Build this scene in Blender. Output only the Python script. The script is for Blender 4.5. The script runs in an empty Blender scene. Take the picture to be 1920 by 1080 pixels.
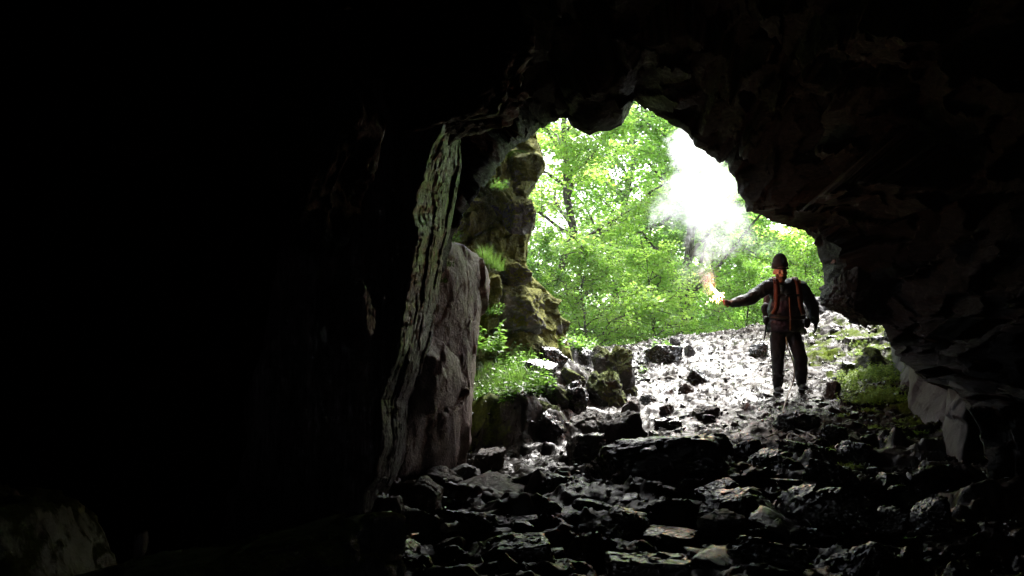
import bpy, bmesh, math, random
import numpy as np
from mathutils import Vector, Matrix
rad = math.radians
SC = bpy.context.scene
COL = SC.collection

# ------------------------------------------------------------------ camera, sky, sun, exposure
EYE = 1.55
FPX = 1663.0
PITCH = math.atan(110 / FPX)
cd = bpy.data.cameras.new('camera'); cam = bpy.data.objects.new('camera', cd); COL.objects.link(cam)
cd.sensor_width = 36; cd.lens = FPX / 1920 * 36; cd.clip_start = 0.05; cd.clip_end = 2000
cam.location = (0, 0, EYE); cam.rotation_euler = (rad(90) + PITCH, 0, 0)
SC.camera = cam
W = bpy.data.worlds.new('World'); SC.world = W; W.use_nodes = True
nt = W.node_tree; nt.nodes.clear()
sky = nt.nodes.new('ShaderNodeTexSky'); sky.sky_type = 'NISHITA'; sky.sun_disc = False
SUN_EL, SUN_AZ = rad(58), rad(25)
sky.sun_elevation = SUN_EL; sky.sun_rotation = SUN_AZ; sky.dust_density = 4; sky.air_density = 1.0; sky.ozone_density = 1.0
hs = nt.nodes.new('ShaderNodeHueSaturation'); hs.inputs['Saturation'].default_value = 0.38
bg = nt.nodes.new('ShaderNodeBackground'); bg.inputs['Strength'].default_value = 0.15
wo = nt.nodes.new('ShaderNodeOutputWorld')
nt.links.new(sky.outputs[0], hs.inputs['Color']); nt.links.new(hs.outputs[0], bg.inputs[0]); nt.links.new(bg.outputs[0], wo.inputs[0])
sl = bpy.data.lights.new('sun', 'SUN'); sl.energy = 2.6; sl.angle = rad(25); sl.color = (1, 0.97, 0.92)
so = bpy.data.objects.new('sun', sl); COL.objects.link(so)
sdir = Vector((math.sin(SUN_AZ) * math.cos(SUN_EL), math.cos(SUN_AZ) * math.cos(SUN_EL), math.sin(SUN_EL)))
so.rotation_euler = (-sdir).to_track_quat('-Z', 'Y').to_euler(); so.location = (0, 30, 40)
SC.view_settings.view_transform = 'Standard'; SC.view_settings.look = 'None'
SC.view_settings.exposure = 2.75; SC.view_settings.gamma = 1
SC.cycles.use_denoising = True
SC.cycles.max_bounces = 10; SC.cycles.diffuse_bounces = 5; SC.cycles.glossy_bounces = 4
SC.cycles.transmission_bounces = 6; SC.cycles.volume_bounces = 10; SC.cycles.transparent_max_bounces = 16
SC.cycles.volume_step_rate = 1.0; SC.cycles.volume_max_steps = 96
SC.cycles.sample_clamp_indirect = 4.0

# ------------------------------------------------------------------ helpers
cp, sp = math.cos(PITCH), math.sin(PITCH)
def ray(px, py):
    dx = (px - 960) / FPX; dy = (540 - py) / FPX
    return np.array([dx, cp - dy * sp, sp + dy * cp])
def P(px, py, Y):
    d = ray(px, py); t = Y / d[1]
    return np.array([d[0] * t, Y, EYE + d[2] * t])

def hsh(i, j, k, s):
    n = (i.astype(np.int64) * 374761393 + j.astype(np.int64) * 668265263 + k.astype(np.int64) * 2147483647 + s * 974634777) & 0xFFFFFFFF
    n = (n ^ (n >> 13)) * 1274126177 & 0xFFFFFFFF
    n = (n ^ (n >> 16)) * 2246822519 & 0xFFFFFFFF
    n = n ^ (n >> 15)
    return (n & 0xFFFFFF) / float(0x1000000)
def vnoise(p, s=0):
    i = np.floor(p); f = p - i; f = f * f * f * (f * (f * 6 - 15) + 10); i = i.astype(np.int64)
    r = 0
    for a in (0, 1):
        for b in (0, 1):
            for c in (0, 1):
                w = (f[:, 0] if a else 1 - f[:, 0]) * (f[:, 1] if b else 1 - f[:, 1]) * (f[:, 2] if c else 1 - f[:, 2])
                r = r + w * hsh(i[:, 0] + a, i[:, 1] + b, i[:, 2] + c, s)
    return r * 2 - 1
def fbm(p, s=0, o=4, g=0.5):
    r = 0; a = 1; t = 0
    for k in range(o):
        r = r + a * vnoise(p * (2.03 ** k) + k * 17.3, s + k); t += a; a *= g
    return r / t
def facet(q, s=0, tilt=0.8):
    """piecewise planar blocks: random height and tilt in every Voronoi cell"""
    ci = np.floor(q).astype(np.int64)
    best = np.full(len(q), 1e9); out = np.zeros(len(q))
    for a in (-1, 0, 1):
        for b in (-1, 0, 1):
            for c in (-1, 0, 1):
                i, j, k = ci[:, 0] + a, ci[:, 1] + b, ci[:, 2] + c
                dx = q[:, 0] - i - hsh(i, j, k, s + 1); dy = q[:, 1] - j - hsh(i, j, k, s + 2); dz = q[:, 2] - k - hsh(i, j, k, s + 3)
                d = dx * dx + dy * dy + dz * dz
                h = (hsh(i, j, k, s + 4) * 2 - 1) + tilt * (dx * (hsh(i, j, k, s + 5) * 2 - 1) + dy * (hsh(i, j, k, s + 6) * 2 - 1) + dz * (hsh(i, j, k, s + 7) * 2 - 1)) * 2
                m = d < best
                best = np.where(m, d, best); out = np.where(m, h, out)
    return out
def ss(a, b, x):
    t = np.clip((x - a) / (b - a), 0, 1); return t * t * (3 - 2 * t)

def mesh_np(name, V, F, smooth=False):
    V = np.asarray(V, dtype=np.float32); F = np.asarray(F, dtype=np.int32)
    me = bpy.data.meshes.new(name); n = F.shape[1]
    me.vertices.add(len(V)); me.vertices.foreach_set('co', V.ravel())
    me.loops.add(F.size); me.loops.foreach_set('vertex_index', F.ravel())
    me.polygons.add(len(F)); me.polygons.foreach_set('loop_start', np.arange(0, F.size, n, dtype=np.int32))
    try: me.polygons.foreach_set('loop_total', np.full(len(F), n, dtype=np.int32))
    except Exception: pass
    if smooth: me.polygons.foreach_set('use_smooth', np.ones(len(F), dtype=bool))
    me.update(calc_edges=True); me.validate()
    return me
def tag(o, label=None, cat=None, group=None, kind=None):
    if label: o['label'] = label
    if cat: o['category'] = cat
    if group: o['group'] = group
    if kind: o['kind'] = kind
    return o
def link(name, me, mat=None, parent=None, loc=None):
    o = bpy.data.objects.new(name, me); COL.objects.link(o)
    if mat is not None:
        me.materials.clear(); me.materials.append(mat)
    if parent is not None: o.parent = parent
    if loc is not None: o.location = loc
    return o
def empty(name, loc, rz=0):
    o = bpy.data.objects.new(name, None); COL.objects.link(o); o.location = loc; o.rotation_euler = (0, 0, rz); o.empty_display_size = .1
    return o
def grid_faces(nu, nv):
    a = (np.arange(nu - 1)[:, None] * nv + np.arange(nv - 1)[None, :]).ravel()
    return np.stack([a, a + nv, a + nv + 1, a + 1], 1)

# ------------------------------------------------------------------ materials
def new_mat(name):
    m = bpy.data.materials.new(name); m.use_nodes = True; t = m.node_tree
    b = t.nodes['Principled BSDF']; return m, t, b
def noise_n(t, scale, detail=6, rough=0.6, vec=None, dist=0.0):
    n = t.nodes.new('ShaderNodeTexNoise'); n.inputs['Scale'].default_value = scale; n.inputs['Detail'].default_value = detail
    n.inputs['Roughness'].default_value = rough; n.inputs['Distortion'].default_value = dist
    if vec is not None: t.links.new(vec, n.inputs['Vector'])
    return n
def ramp(t, fac, stops):
    r = t.nodes.new('ShaderNodeValToRGB'); e = r.color_ramp.elements
    while len(e) < len(stops): e.new(0.5)
    for k, (p, c) in enumerate(stops):
        e[k].position = p; e[k].color = (*c, 1) if len(c) == 3 else c
    t.links.new(fac, r.inputs[0]); return r
def mixc(t, fac, a, b):
    m = t.nodes.new('ShaderNodeMix'); m.data_type = 'RGBA'
    for v, i in ((fac, 0), (a, 6), (b, 7)):
        if isinstance(v, (int, float)): m.inputs[i].default_value = v
        elif isinstance(v, tuple): m.inputs[i].default_value = (*v, 1)
        else: t.links.new(v, m.inputs[i])
    return m.outputs[2]
def mth(t, op, a, b=None, c=None, clamp=False):
    m = t.nodes.new('ShaderNodeMath'); m.operation = op; m.use_clamp = clamp
    for i, v in enumerate((a, b, c)):
        if v is None: continue
        if isinstance(v, (int, float)): m.inputs[i].default_value = v
        else: t.links.new(v, m.inputs[i])
    return m.outputs[0]
def coords(t, scale=(1, 1, 1), rot=(0, 0, 0)):
    tc = t.nodes.new('ShaderNodeNewGeometry'); mp = t.nodes.new('ShaderNodeMapping')
    mp.inputs['Scale'].default_value = scale; mp.inputs['Rotation'].default_value = rot
    t.links.new(tc.outputs['Position'], mp.inputs[0]); return mp.outputs[0], tc
def rock_mat(name, dark, mid, light, rough=(0.25, 0.6), bump=0.5, stretch=(1, 1, 1), rot=(0, 0, 0), moss=0.0, mosscol=((.03, .05, .008), (.10, .12, .015)), spec=0.5, mossup=0.3, scale=1.0, coat=0.0):
    m, t, b = new_mat(name); v, geo = coords(t, stretch, rot)
    n1 = noise_n(t, 2.2 * scale, 8, 0.62, v); n2 = noise_n(t, 14 * scale, 8, 0.65, v, 0.4); n3 = noise_n(t, 70 * scale, 4, 0.6, v)
    vo = t.nodes.new('ShaderNodeTexVoronoi'); vo.feature = 'DISTANCE_TO_EDGE'; vo.inputs['Scale'].default_value = 5 * scale
    dv = t.nodes.new('ShaderNodeVectorMath'); dv.operation = 'MULTIPLY_ADD'
    t.links.new(n2.outputs['Color'], dv.inputs[0]); dv.inputs[1].default_value = (.25, .25, .25); t.links.new(v, dv.inputs[2])
    t.links.new(dv.outputs[0], vo.inputs['Vector'])
    f = mth(t, 'ADD', mth(t, 'MULTIPLY', n1.outputs[0], .6), mth(t, 'MULTIPLY', n2.outputs[0], .4))
    c = ramp(t, f, [(.36, dark), (.5, mid), (.66, light)]).outputs[0]
    rr = ramp(t, n2.outputs[0], [(.35, (rough[0],) * 3), (.65, (rough[1],) * 3)]).outputs[0]
    crack = mth(t, 'MULTIPLY', mth(t, 'MINIMUM', vo.outputs[0], .06), 6.0)
    hgt = mth(t, 'ADD', mth(t, 'ADD', mth(t, 'MULTIPLY', n2.outputs[0], 1.2), mth(t, 'MULTIPLY', n3.outputs[0], .35)), mth(t, 'MULTIPLY', crack, .35))
    if moss > 0:
        sx = t.nodes.new('ShaderNodeSeparateXYZ'); t.links.new(geo.outputs['Normal'], sx.inputs[0])
        nm = noise_n(t, 3.0, 7, 0.65, geo.outputs['Position'])
        k = mth(t, 'ADD', nm.outputs[0], mth(t, 'MULTIPLY', sx.outputs[2], mossup))
        mk = ramp(t, k, [(max(0.01, .72 - moss * .42), (0, 0, 0)), (min(.99, .80 - moss * .42), (1, 1, 1))]).outputs[0]
        nf = noise_n(t, 30, 5, .7, geo.outputs['Position']); nb = noise_n(t, 2.0, 4, .6, geo.outputs['Position'])
        mc = ramp(t, mth(t, 'ADD', mth(t, 'MULTIPLY', nf.outputs[0], .5), mth(t, 'MULTIPLY', nb.outputs[0], .5)), [(.35, mosscol[0]), (.62, mosscol[1])]).outputs[0]
        c = mixc(t, mk, c, mc); rr = mixc(t, mk, rr, (.95, .95, .95))
        hgt = mth(t, 'ADD', hgt, mth(t, 'MULTIPLY', mk, mth(t, 'MULTIPLY', nf.outputs[0], 1.4)))
    bp = t.nodes.new('ShaderNodeBump'); bp.inputs['Strength'].default_value = bump; bp.inputs['Distance'].default_value = .05
    t.links.new(hgt, bp.inputs['Height']); t.links.new(bp.outputs[0], b.inputs['Normal'])
    t.links.new(c, b.inputs['Base Color']); t.links.new(rr, b.inputs['Roughness']); b.inputs['Specular IOR Level'].default_value = spec
    if coat: b.inputs['Coat Weight'].default_value = coat; b.inputs['Coat Roughness'].default_value = .14
    return m
def leaf_mat(name, c1, c2, trans=0.55):
    m = bpy.data.materials.new(name); m.use_nodes = True; t = m.node_tree; t.nodes.clear()
    g = t.nodes.new('ShaderNodeNewGeometry'); n = noise_n(t, 1.1, 4, .6, g.outputs['Position'])
    r = mth(t, 'ADD', mth(t, 'MULTIPLY', g.outputs['Random Per Island'], .5), mth(t, 'MULTIPLY', n.outputs[0], .6))
    c = ramp(t, r, [(.25, c1), (.8, c2)]).outputs[0]
    d = t.nodes.new('ShaderNodeBsdfDiffuse'); tr = t.nodes.new('ShaderNodeBsdfTranslucent'); gl = t.nodes.new('ShaderNodeBsdfGlossy')
    gl.inputs['Roughness'].default_value = .35; gl.inputs['Color'].default_value = (1, 1, 1, 1)
    m1 = t.nodes.new('ShaderNodeMixShader'); m1.inputs[0].default_value = trans; m2 = t.nodes.new('ShaderNodeMixShader'); m2.inputs[0].default_value = .04
    o = t.nodes.new('ShaderNodeOutputMaterial')
    ct = mixc(t, 1.0, c, c)
    br = t.nodes.new('ShaderNodeHueSaturation'); br.inputs['Value'].default_value = 1.7; br.inputs['Saturation'].default_value = .95; t.links.new(ct, br.inputs['Color'])
    t.links.new(c, d.inputs[0]); t.links.new(br.outputs[0], tr.inputs[0])
    t.links.new(d.outputs[0], m1.inputs[1]); t.links.new(tr.outputs[0], m1.inputs[2]); t.links.new(m1.outputs[0], m2.inputs[1]); t.links.new(gl.outputs[0], m2.inputs[2])
    t.links.new(m2.outputs[0], o.inputs[0]); return m
def cloth_mat(name, col, rough=.8, scale=60, var=.35):
    m, t, b = new_mat(name); v, g = coords(t)
    n = noise_n(t, scale, 3, .6, v); n2 = noise_n(t, 9, 5, .6, v)
    lo = tuple(x * (1 - var) for x in col)
    t.links.new(ramp(t, n2.outputs[0], [(.35, lo), (.65, col)]).outputs[0], b.inputs['Base Color']); b.inputs['Roughness'].default_value = rough
    bp = t.nodes.new('ShaderNodeBump'); bp.inputs['Strength'].default_value = .5; bp.inputs['Distance'].default_value = .02
    t.links.new(mth(t, 'ADD', mth(t, 'MULTIPLY', n.outputs[0], .15), n2.outputs[0]), bp.inputs['Height']); t.links.new(bp.outputs[0], b.inputs['Normal'])
    return m
def emis_mat(name, col, st):
    m, t, b = new_mat(name); b.inputs['Base Color'].default_value = (*col, 1); b.inputs['Emission Color'].default_value = (*col, 1); b.inputs['Emission Strength'].default_value = st
    return m

M = {}
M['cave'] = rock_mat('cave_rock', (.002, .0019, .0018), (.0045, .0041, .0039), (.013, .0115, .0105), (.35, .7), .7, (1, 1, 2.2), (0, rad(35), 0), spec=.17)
M['cave_red'] = rock_mat('cave_red_rock', (.05, .022, .014), (.10, .05, .035), (.17, .09, .065), (.5, .85), .5, spec=.3)
M['pillar'] = rock_mat('striated_rock', (.035, .03, .033), (.14, .118, .133), (.36, .305, .34), (.22, .5), .9, (4.2, 4.2, .35), (0, rad(-14), 0), spec=.35, coat=.12)
M['slab_grey'] = rock_mat('grey_slab', (.035, .033, .032), (.072, .068, .066), (.13, .123, .118), (.5, .8), .35, (1.5, 1.5, .6), spec=.4)
M['slab_red'] = rock_mat('reddish_slab', (.13, .09, .078), (.27, .20, .175), (.42, .33, .295), (.35, .7), .9, (1, 1, .8), spec=.4)
M['wet_rock'] = rock_mat('wet_rock', (.004, .0035, .003), (.009, .008, .0075), (.026, .022, .02), (.10, .34), .3, spec=.4, coat=.45)
M['brown_rock'] = rock_mat('brown_rock', (.016, .011, .008), (.042, .028, .020), (.10, .07, .052), (.3, .7), .8, spec=.45)
M['mossy_rock'] = rock_mat('mossy_rock', (.010, .009, .008), (.028, .025, .021), (.08, .072, .06), (.25, .65), .8, moss=.50, mossup=.25)
M['cliff'] = rock_mat('mossy_cliff', (.035, .032, .026), (.09, .082, .066), (.18, .165, .14), (.45, .8), .9, moss=.92, mosscol=((.045, .055, .005), (.20, .205, .018)), mossup=.12)
M['cliff_bare'] = rock_mat('bare_cliff', (.05, .045, .04), (.12, .11, .095), (.24, .225, .20), (.4, .75), .9, moss=.55, mosscol=((.045, .055, .005), (.20, .205, .018)), mossup=.3)
M['pale_moss'] = rock_mat('pale_mossy_rock', (.18, .175, .16), (.38, .37, .35), (.58, .56, .53), (.5, .8), .6, moss=.32, mosscol=((.04, .06, .008), (.10, .12, .015)))
M['leaf'] = leaf_mat('tree_leaf', (.13, .27, .025), (.25, .43, .05), .62)
M['leaf2'] = leaf_mat('tree_leaf_light', (.19, .35, .035), (.36, .52, .075), .62)
M['leafd'] = leaf_mat('tree_leaf_dark', (.10, .21, .03), (.20, .34, .055), .6)
M['herb'] = leaf_mat('herb_leaf', (.06, .15, .012), (.15, .29, .03), .5)
M['grass'] = leaf_mat('grass_blade', (.05, .11, .012), (.13, .24, .03), .45)
M['yherb'] = leaf_mat('yellow_herb_leaf', (.12, .2, .015), (.24, .34, .03), .4)
M['bark'] = rock_mat('bark', (.04, .034, .03), (.09, .078, .068), (.17, .15, .13), (.7, .9), .8, (1, 1, .3), spec=.2)
M['stick'] = rock_mat('wet_stick', (.06, .05, .04), (.14, .115, .09), (.26, .22, .18), (.2, .45), .5, (1, 1, 1), spec=.6)

# ------------------------------------------------------------------ ground
GY = [-40, 0, 3, 5, 6, 7, 8, 9, 10, 11, 12, 13, 14, 15.5, 17, 20, 30, 60, 150, 400]
GZ = [-1.5, -1.5, -1.48, -1.42, -1.34, -1.25, -1.14, -1.02, -.90, -.77, -.61, -.42, -.22, 0.0, -.45, -2.2, -5, -4, 6, 8]
SY = [0, 5, 7, 9, 11, 13, 15, 18, 30]
SZ = [0, 0, .02, .045, .065, .105, .135, .1, .02]
def Hb(x, y):
    x = np.asarray(x, float); y = np.asarray(y, float)
    h = np.interp(y, GY, GZ) + np.interp(y, SY, SZ) * np.clip(x - 1.5, -8, 8)
    h = h + .28 * ss(4.2, 5.6, x) * ss(7, 9, y) * (1 - ss(15, 18, y))
    wob = .10 * np.sin(x * 7 + 1) + .06 * np.sin(x * 17); wox = .08 * np.sin(y * 6) + .05 * np.sin(y * 15)
    h = h + .50 * ss(9.05, 9.4, y + wob) * ss(.95, .15, x + wox - (y - 9.3) * .10) * (1 - ss(14, 16, y)) + .12 * np.exp(-((x + .2) / .8) ** 2 - ((y - 11.8) / 1.0) ** 2)
    h = h + .8 * ss(-.8, -2.5, x) * ss(9, 11, y) * (1 - ss(20, 30, y))
    h = h + .22 * np.exp(-((x + 1.9) / .9) ** 2 - ((y - 6.6) / .9) ** 2)
    return h + EYE
def Hd(x, y):
    x = np.asarray(x, float); y = np.asarray(y, float)
    q = np.stack([x, y, np.zeros_like(x)], 1)
    wx = q + .12 * np.stack([fbm(q * 2.3, 71, 3), fbm(q * 2.3, 72, 3), 0 * x], 1)
    path = np.exp(-((x - 2.6 - (y - 11) * .12) / 1.35) ** 2) * ss(8.4, 9.8, y)
    fore = 1 - ss(7.6, 9.8, y)
    rough = 1 - .6 * path
    A = facet(wx * np.array([.65, 1.5, 1]), 5, .55)
    B = facet(wx * np.array([1.7, 3.9, 1]) + 7, 15, .8)
    C = facet(wx * np.array([6.5, 8.5, 1]) + 3, 25, .9)
    D = facet(wx * np.array([17, 21, 1]) + 3, 35, .9)
    far = 1 - ss(16, 20, y)
    h = (A * (.10 * fore + .02) + B * (.05 * fore + .025)) * rough * far
    fine = C * (.022 - .006 * fore) * rough * far + C * .012 * path + D * (.008 - .002 * fore) * far + .05 * fbm(q * 1.3, 40, 4) * far + .02 * fbm(q * 5, 44, 4) + .004 * fbm(q * 24, 46, 3) * far
    return h, fine
def hit(px, py):
    d = ray(px, py); t0 = 3.5; o = np.array([0, 0, EYE])
    t = np.arange(2.5, 30, .01); p = o + d * t[:, None]
    b = p[:, 2] - Hb(p[:, 0], p[:, 1]); k = np.where(b < 0)[0]
    if len(k) == 0:
        k = [int(np.argmin(np.abs(b)))]
    return p[k[0]]
def axis(a, b, step, far_lo, far_hi, grow=1.18):
    c = list(np.arange(a, b + 1e-6, step)); s = step; x = c[0]; lo = []
    while x > far_lo: s = min(s * grow, 12); x -= s; lo.append(x)
    s = step; x = c[-1]; hi = []
    while x < far_hi: s = min(s * grow, 12); x += s; hi.append(x)
    return np.array(lo[::-1] + c + hi)
gx = axis(-2.6, 6.4, .021, -400, 400); gy = axis(4.2, 16.4, .021, -60, 420)
X, Yg = np.meshgrid(gx, gy, indexing='ij'); x = X.ravel(); y = Yg.ravel()
z, zf = Hd(x, y); z = Hb(x, y) + z * (np.abs(x) < 30)
def ground_mat():
    m, t, b = new_mat('wet_ground'); v, geo = coords(t)
    n1 = noise_n(t, 1.6, 8, .65, v); n2 = noise_n(t, 16, 8, .65, v, .3); n3 = noise_n(t, 80, 4, .6, v)
    f = mth(t, 'ADD', mth(t, 'MULTIPLY', n1.outputs[0], .5), mth(t, 'MULTIPLY', n2.outputs[0], .5))
    c = ramp(t, f, [(.36, (.006, .0045, .0035)), (.5, (.017, .013, .010)), (.66, (.05, .038, .03))]).outputs[0]
    rr = ramp(t, mth(t, 'ADD', mth(t, 'MULTIPLY', n1.outputs[0], .6), mth(t, 'MULTIPLY', n2.outputs[0], .4)), [(.4, (.16,) * 3), (.6, (.5,) * 3)]).outputs[0]
    s = t.nodes.new('ShaderNodeSeparateXYZ'); t.links.new(geo.outputs['Position'], s.inputs[0])
    nm = noise_n(t, 2.6, 8, .7, v)
    # moss beds on the right bank and by the left cliff, forest floor beyond the crest
    def sm(a, b_, val):
        r = t.nodes.new('ShaderNodeMapRange'); r.interpolation_type = 'SMOOTHSTEP'; r.inputs[1].default_value = a; r.inputs[2].default_value = b_; t.links.new(val, r.inputs[0]); return r.outputs[0]
    right = mth(t, 'MULTIPLY', sm(3.5, 4.5, s.outputs[0]), mth(t, 'MULTIPLY', sm(6.0, 8.5, s.outputs[1]), sm(15.5, 13, s.outputs[1])))
    left = mth(t, 'MULTIPLY', sm(.6, -.2, s.outputs[0]), mth(t, 'MULTIPLY', sm(7.5, 10, s.outputs[1]), 1.0))
    far = sm(15.8, 17, s.outputs[1])
    reg = mth(t, 'MAXIMUM', mth(t, 'MAXIMUM', right, left), far)
    k = mth(t, 'ADD', nm.outputs[0], mth(t, 'MULTIPLY', reg, .28))
    mk = ramp(t, k, [(.72, (0, 0, 0)), (.80, (1, 1, 1))]).outputs[0]
    mk2 = mth(t, 'MULTIPLY', mk, mth(t, 'GREATER_THAN', reg, .02))
    nf = noise_n(t, 40, 5, .7, v)
    mc = ramp(t, nf.outputs[0], [(.35, (.025, .045, .006)), (.65, (.10, .13, .014))]).outputs[0]
    c = mixc(t, mk2, c, mc); rr = mixc(t, mk2, rr, (.9, .9, .9))
    h = mth(t, 'ADD', mth(t, 'ADD', n2.outputs[0], mth(t, 'MULTIPLY', n3.outputs[0], .45)), mth(t, 'MULTIPLY', mk2, nf.outputs[0]))
    bp = t.nodes.new('ShaderNodeBump'); bp.inputs['Strength'].default_value = .3; bp.inputs['Distance'].default_value = .03
    t.links.new(h, bp.inputs['Height']); t.links.new(bp.outputs[0], b.inputs['Normal'])
    t.links.new(c, b.inputs['Base Color']); t.links.new(rr, b.inputs['Roughness']); 
    wet = ramp(t, mth(t, 'ADD', mth(t, 'MULTIPLY', noise_n(t, .9, 5, .6, v).outputs[0], .55), mth(t, 'MULTIPLY', noise_n(t, 7, 5, .65, v).outputs[0], .45)), [(.43, (.05,) * 3), (.57, (.42,) * 3)]).outputs[0]
    dry = mth(t, 'SUBTRACT', 1.0, mth(t, 'MULTIPLY', sm(2.9, 3.9, s.outputs[0]), .75)); dry2 = mth(t, 'MAXIMUM', dry, sm(9.5, 8.2, s.outputs[1]))
    sp_ = mth(t, 'MULTIPLY', wet, dry2); t.links.new(sp_, b.inputs['Specular IOR Level'])
    return m
M['ground'] = ground_mat()
Z = z.reshape(X.shape)
for _ in range(2):
    Z[1:-1] = Z[1:-1] * .5 + (Z[:-2] + Z[2:]) * .25; Z[:, 1:-1] = Z[:, 1:-1] * .5 + (Z[:, :-2] + Z[:, 2:]) * .25
z = Z.ravel() + zf * (np.abs(x) < 30)
g = link('ground', mesh_np('ground', np.stack([x, y, z], 1), grid_faces(len(gx), len(gy))), M['ground']); tag(g, kind='structure')
g['label'] = 'wet muddy stony ground rising out of the cave mouth'

# ------------------------------------------------------------------ cave shell (walls and roof, one piece of hillside)
lip = [  # px, py, distance
    (500, 1300, 8.0), (640, 1080, 8.0), (690, 965, 8.0), (752, 870, 8.0), (790, 700, 8.0), (818, 560, 8.0), (846, 446, 8.1), (866, 412, 8.2), (905, 352, 8.4), (950, 292, 8.8),
    (985, 264, 9.1), (1012, 244, 9.3), (1040, 224, 9.4), (1068, 217, 9.5), (1074, 238, 9.4), (1090, 245, 9.4), (1104, 253, 9.4), (1122, 246, 9.4), (1146, 246, 9.5), (1166, 236, 9.5),
    (1178, 214, 9.6), (1189, 189, 9.8), (1204, 197, 9.8), (1236, 220, 9.8), (1262, 236, 9.8), (1291, 252, 9.8), (1305, 275, 9.8), (1330, 290, 9.8), (1350, 306, 9.8), (1362, 297, 9.9),
    (1366, 316, 9.7), (1383, 342, 9.7), (1388, 370, 9.7), (1408, 398, 9.7), (1446, 414, 9.8), (1492, 427, 9.9), (1512, 434, 9.9), (1533, 462, 10), (1543, 500, 10), (1543, 545, 9.9),
    (1560, 580, 9.8), (1580, 592, 9.7), (1604, 609, 9.5), (1624, 594, 9.4), (1650, 606, 9.3), (1668, 640, 9.1), (1690, 676, 8.8), (1740, 716, 8.5), (1782, 724, 8.2), (1812, 752, 7.9),
    (1838, 800, 7.6), (1850, 880, 7.2), (1862, 960, 6.9), (1880, 1100, 6.6), (1900, 1350, 6.4)]
lip = [(a_, b_, c_ + 1.75 * float(ss(860, 1080, a_)) * (1 - float(ss(1560, 1800, a_))) if b_ < 760 else c_) for a_, b_, c_ in lip]
A = np.array([P(*q) for q in lip])
seg = np.linalg.norm(np.diff(A, axis=0), axis=1); cum = np.concatenate([[0], np.cumsum(seg)])
NM = 760
tt = np.linspace(0, cum[-1], NM)
A = np.stack([np.interp(tt, cum, A[:, k]) for k in range(3)], 1)
A[0, 2] -= .5; A[-1, 2] -= .5
def smoothc(a, n):
    a = a.copy()
    for _ in range(n): a[1:-1] = a[1:-1] * .5 + (a[:-2] + a[2:]) * .25
    return a
As = smoothc(A, 500)
C0 = np.array([1.9, 0, EYE + .35])
# t, forward offset from the lip, radial scale, extra left widening
stations = [(-.34, -6.0, 9.0, 0), (-.2, -1.0, 5.0, 0), (-.1, 1.0, 2.3, 0), (-.04, .55, 1.28, 0), (-.015, .18, 1.05, 0), (0, 0, 1, 0), (.02, -.14, 1.03, 0), (.07, -.5, 1.14, .1), (.16, -1.2, 1.34, .5), (.3, -2.6, 1.7, 1.4), (.48, -4.6, 2.05, 2.2),
            (.66, -7, 2.2, 2.4), (.82, -10, 2.1, 2.0), (.94, -12.5, 1.4, 1), (1, -13.5, .05, 0)]
st = np.array(stations)
tv = np.concatenate([np.linspace(-.34, -.1, 26)[:-1], np.linspace(-.1, 0, 28)[:-1], np.linspace(0, .3, 250)[:-1], np.linspace(.3, .66, 170)[:-1], np.linspace(.66, 1, 40)])
rings = []
for t_ in tv:
    dY = np.interp(t_, st[:, 0], st[:, 1]); sc_ = np.interp(t_, st[:, 0], st[:, 2]); wl = np.interp(t_, st[:, 0], st[:, 3])
    k = min(1, max(0, abs(t_) / .22)); base = A * (1 - k) + As * k
    R = base.copy(); rel = base - C0
    R[:, 0] = C0[0] + rel[:, 0] * sc_ - wl * np.clip(-rel[:, 0] / 2.5, 0, 1)
    R[:, 2] = C0[2] + rel[:, 2] * sc_
    R[:, 1] = base[:, 1] * (1 - .5 * min(1, max(0, t_) * 2)) + 4.6 * min(1, max(0, t_) * 2) + dY
    rings.append(R)
V = np.array(rings)
nr = len(tv); Vf = V.reshape(-1, 3)
radial = Vf - np.array([C0[0], 0, C0[2]]); radial[:, 1] = 0; radial /= np.linalg.norm(radial, axis=1)[:, None] + 1e-6
tf = np.repeat(tv, NM); at = np.abs(tf)
ct, st_ = math.cos(rad(32)), math.sin(rad(32))
Q = Vf.copy(); Q[:, 0] = Vf[:, 0] * ct + Vf[:, 2] * st_; Q[:, 2] = -Vf[:, 0] * st_ + Vf[:, 2] * ct
Q = Q + .15 * np.stack([fbm(Vf * 1.7, 81, 3), fbm(Vf * 1.7, 82, 3), fbm(Vf * 1.7, 83, 3)], 1)
f1 = facet(Q * np.array([.7, .8, 1.3]), 101, .8); f2 = facet(Q * np.array([1.8, 2.0, 3.6]) + 4, 111, .9); f3 = facet(Q * np.array([5, 5, 9]) + 9, 121, .9)
amp = ss(0, .12, at); amp2 = ss(0, .03, at)
d = amp * (.34 * f1 + .10) + amp2 * (.075 * f2 + .05) + (.012 + .010 * amp2) * f3 + .02 * amp2 * fbm(Vf * 12, 5, 3) + .012 * fbm(Vf * 9, 6, 4)
Vf = Vf + radial * d[:, None]
Vf[:, 1] += amp2 * .12 * f2 - .02 * f3
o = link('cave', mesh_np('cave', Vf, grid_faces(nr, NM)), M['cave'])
tag(o, 'dark rock walls and roof of the cave around its arched mouth', 'cave', kind='structure')

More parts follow.
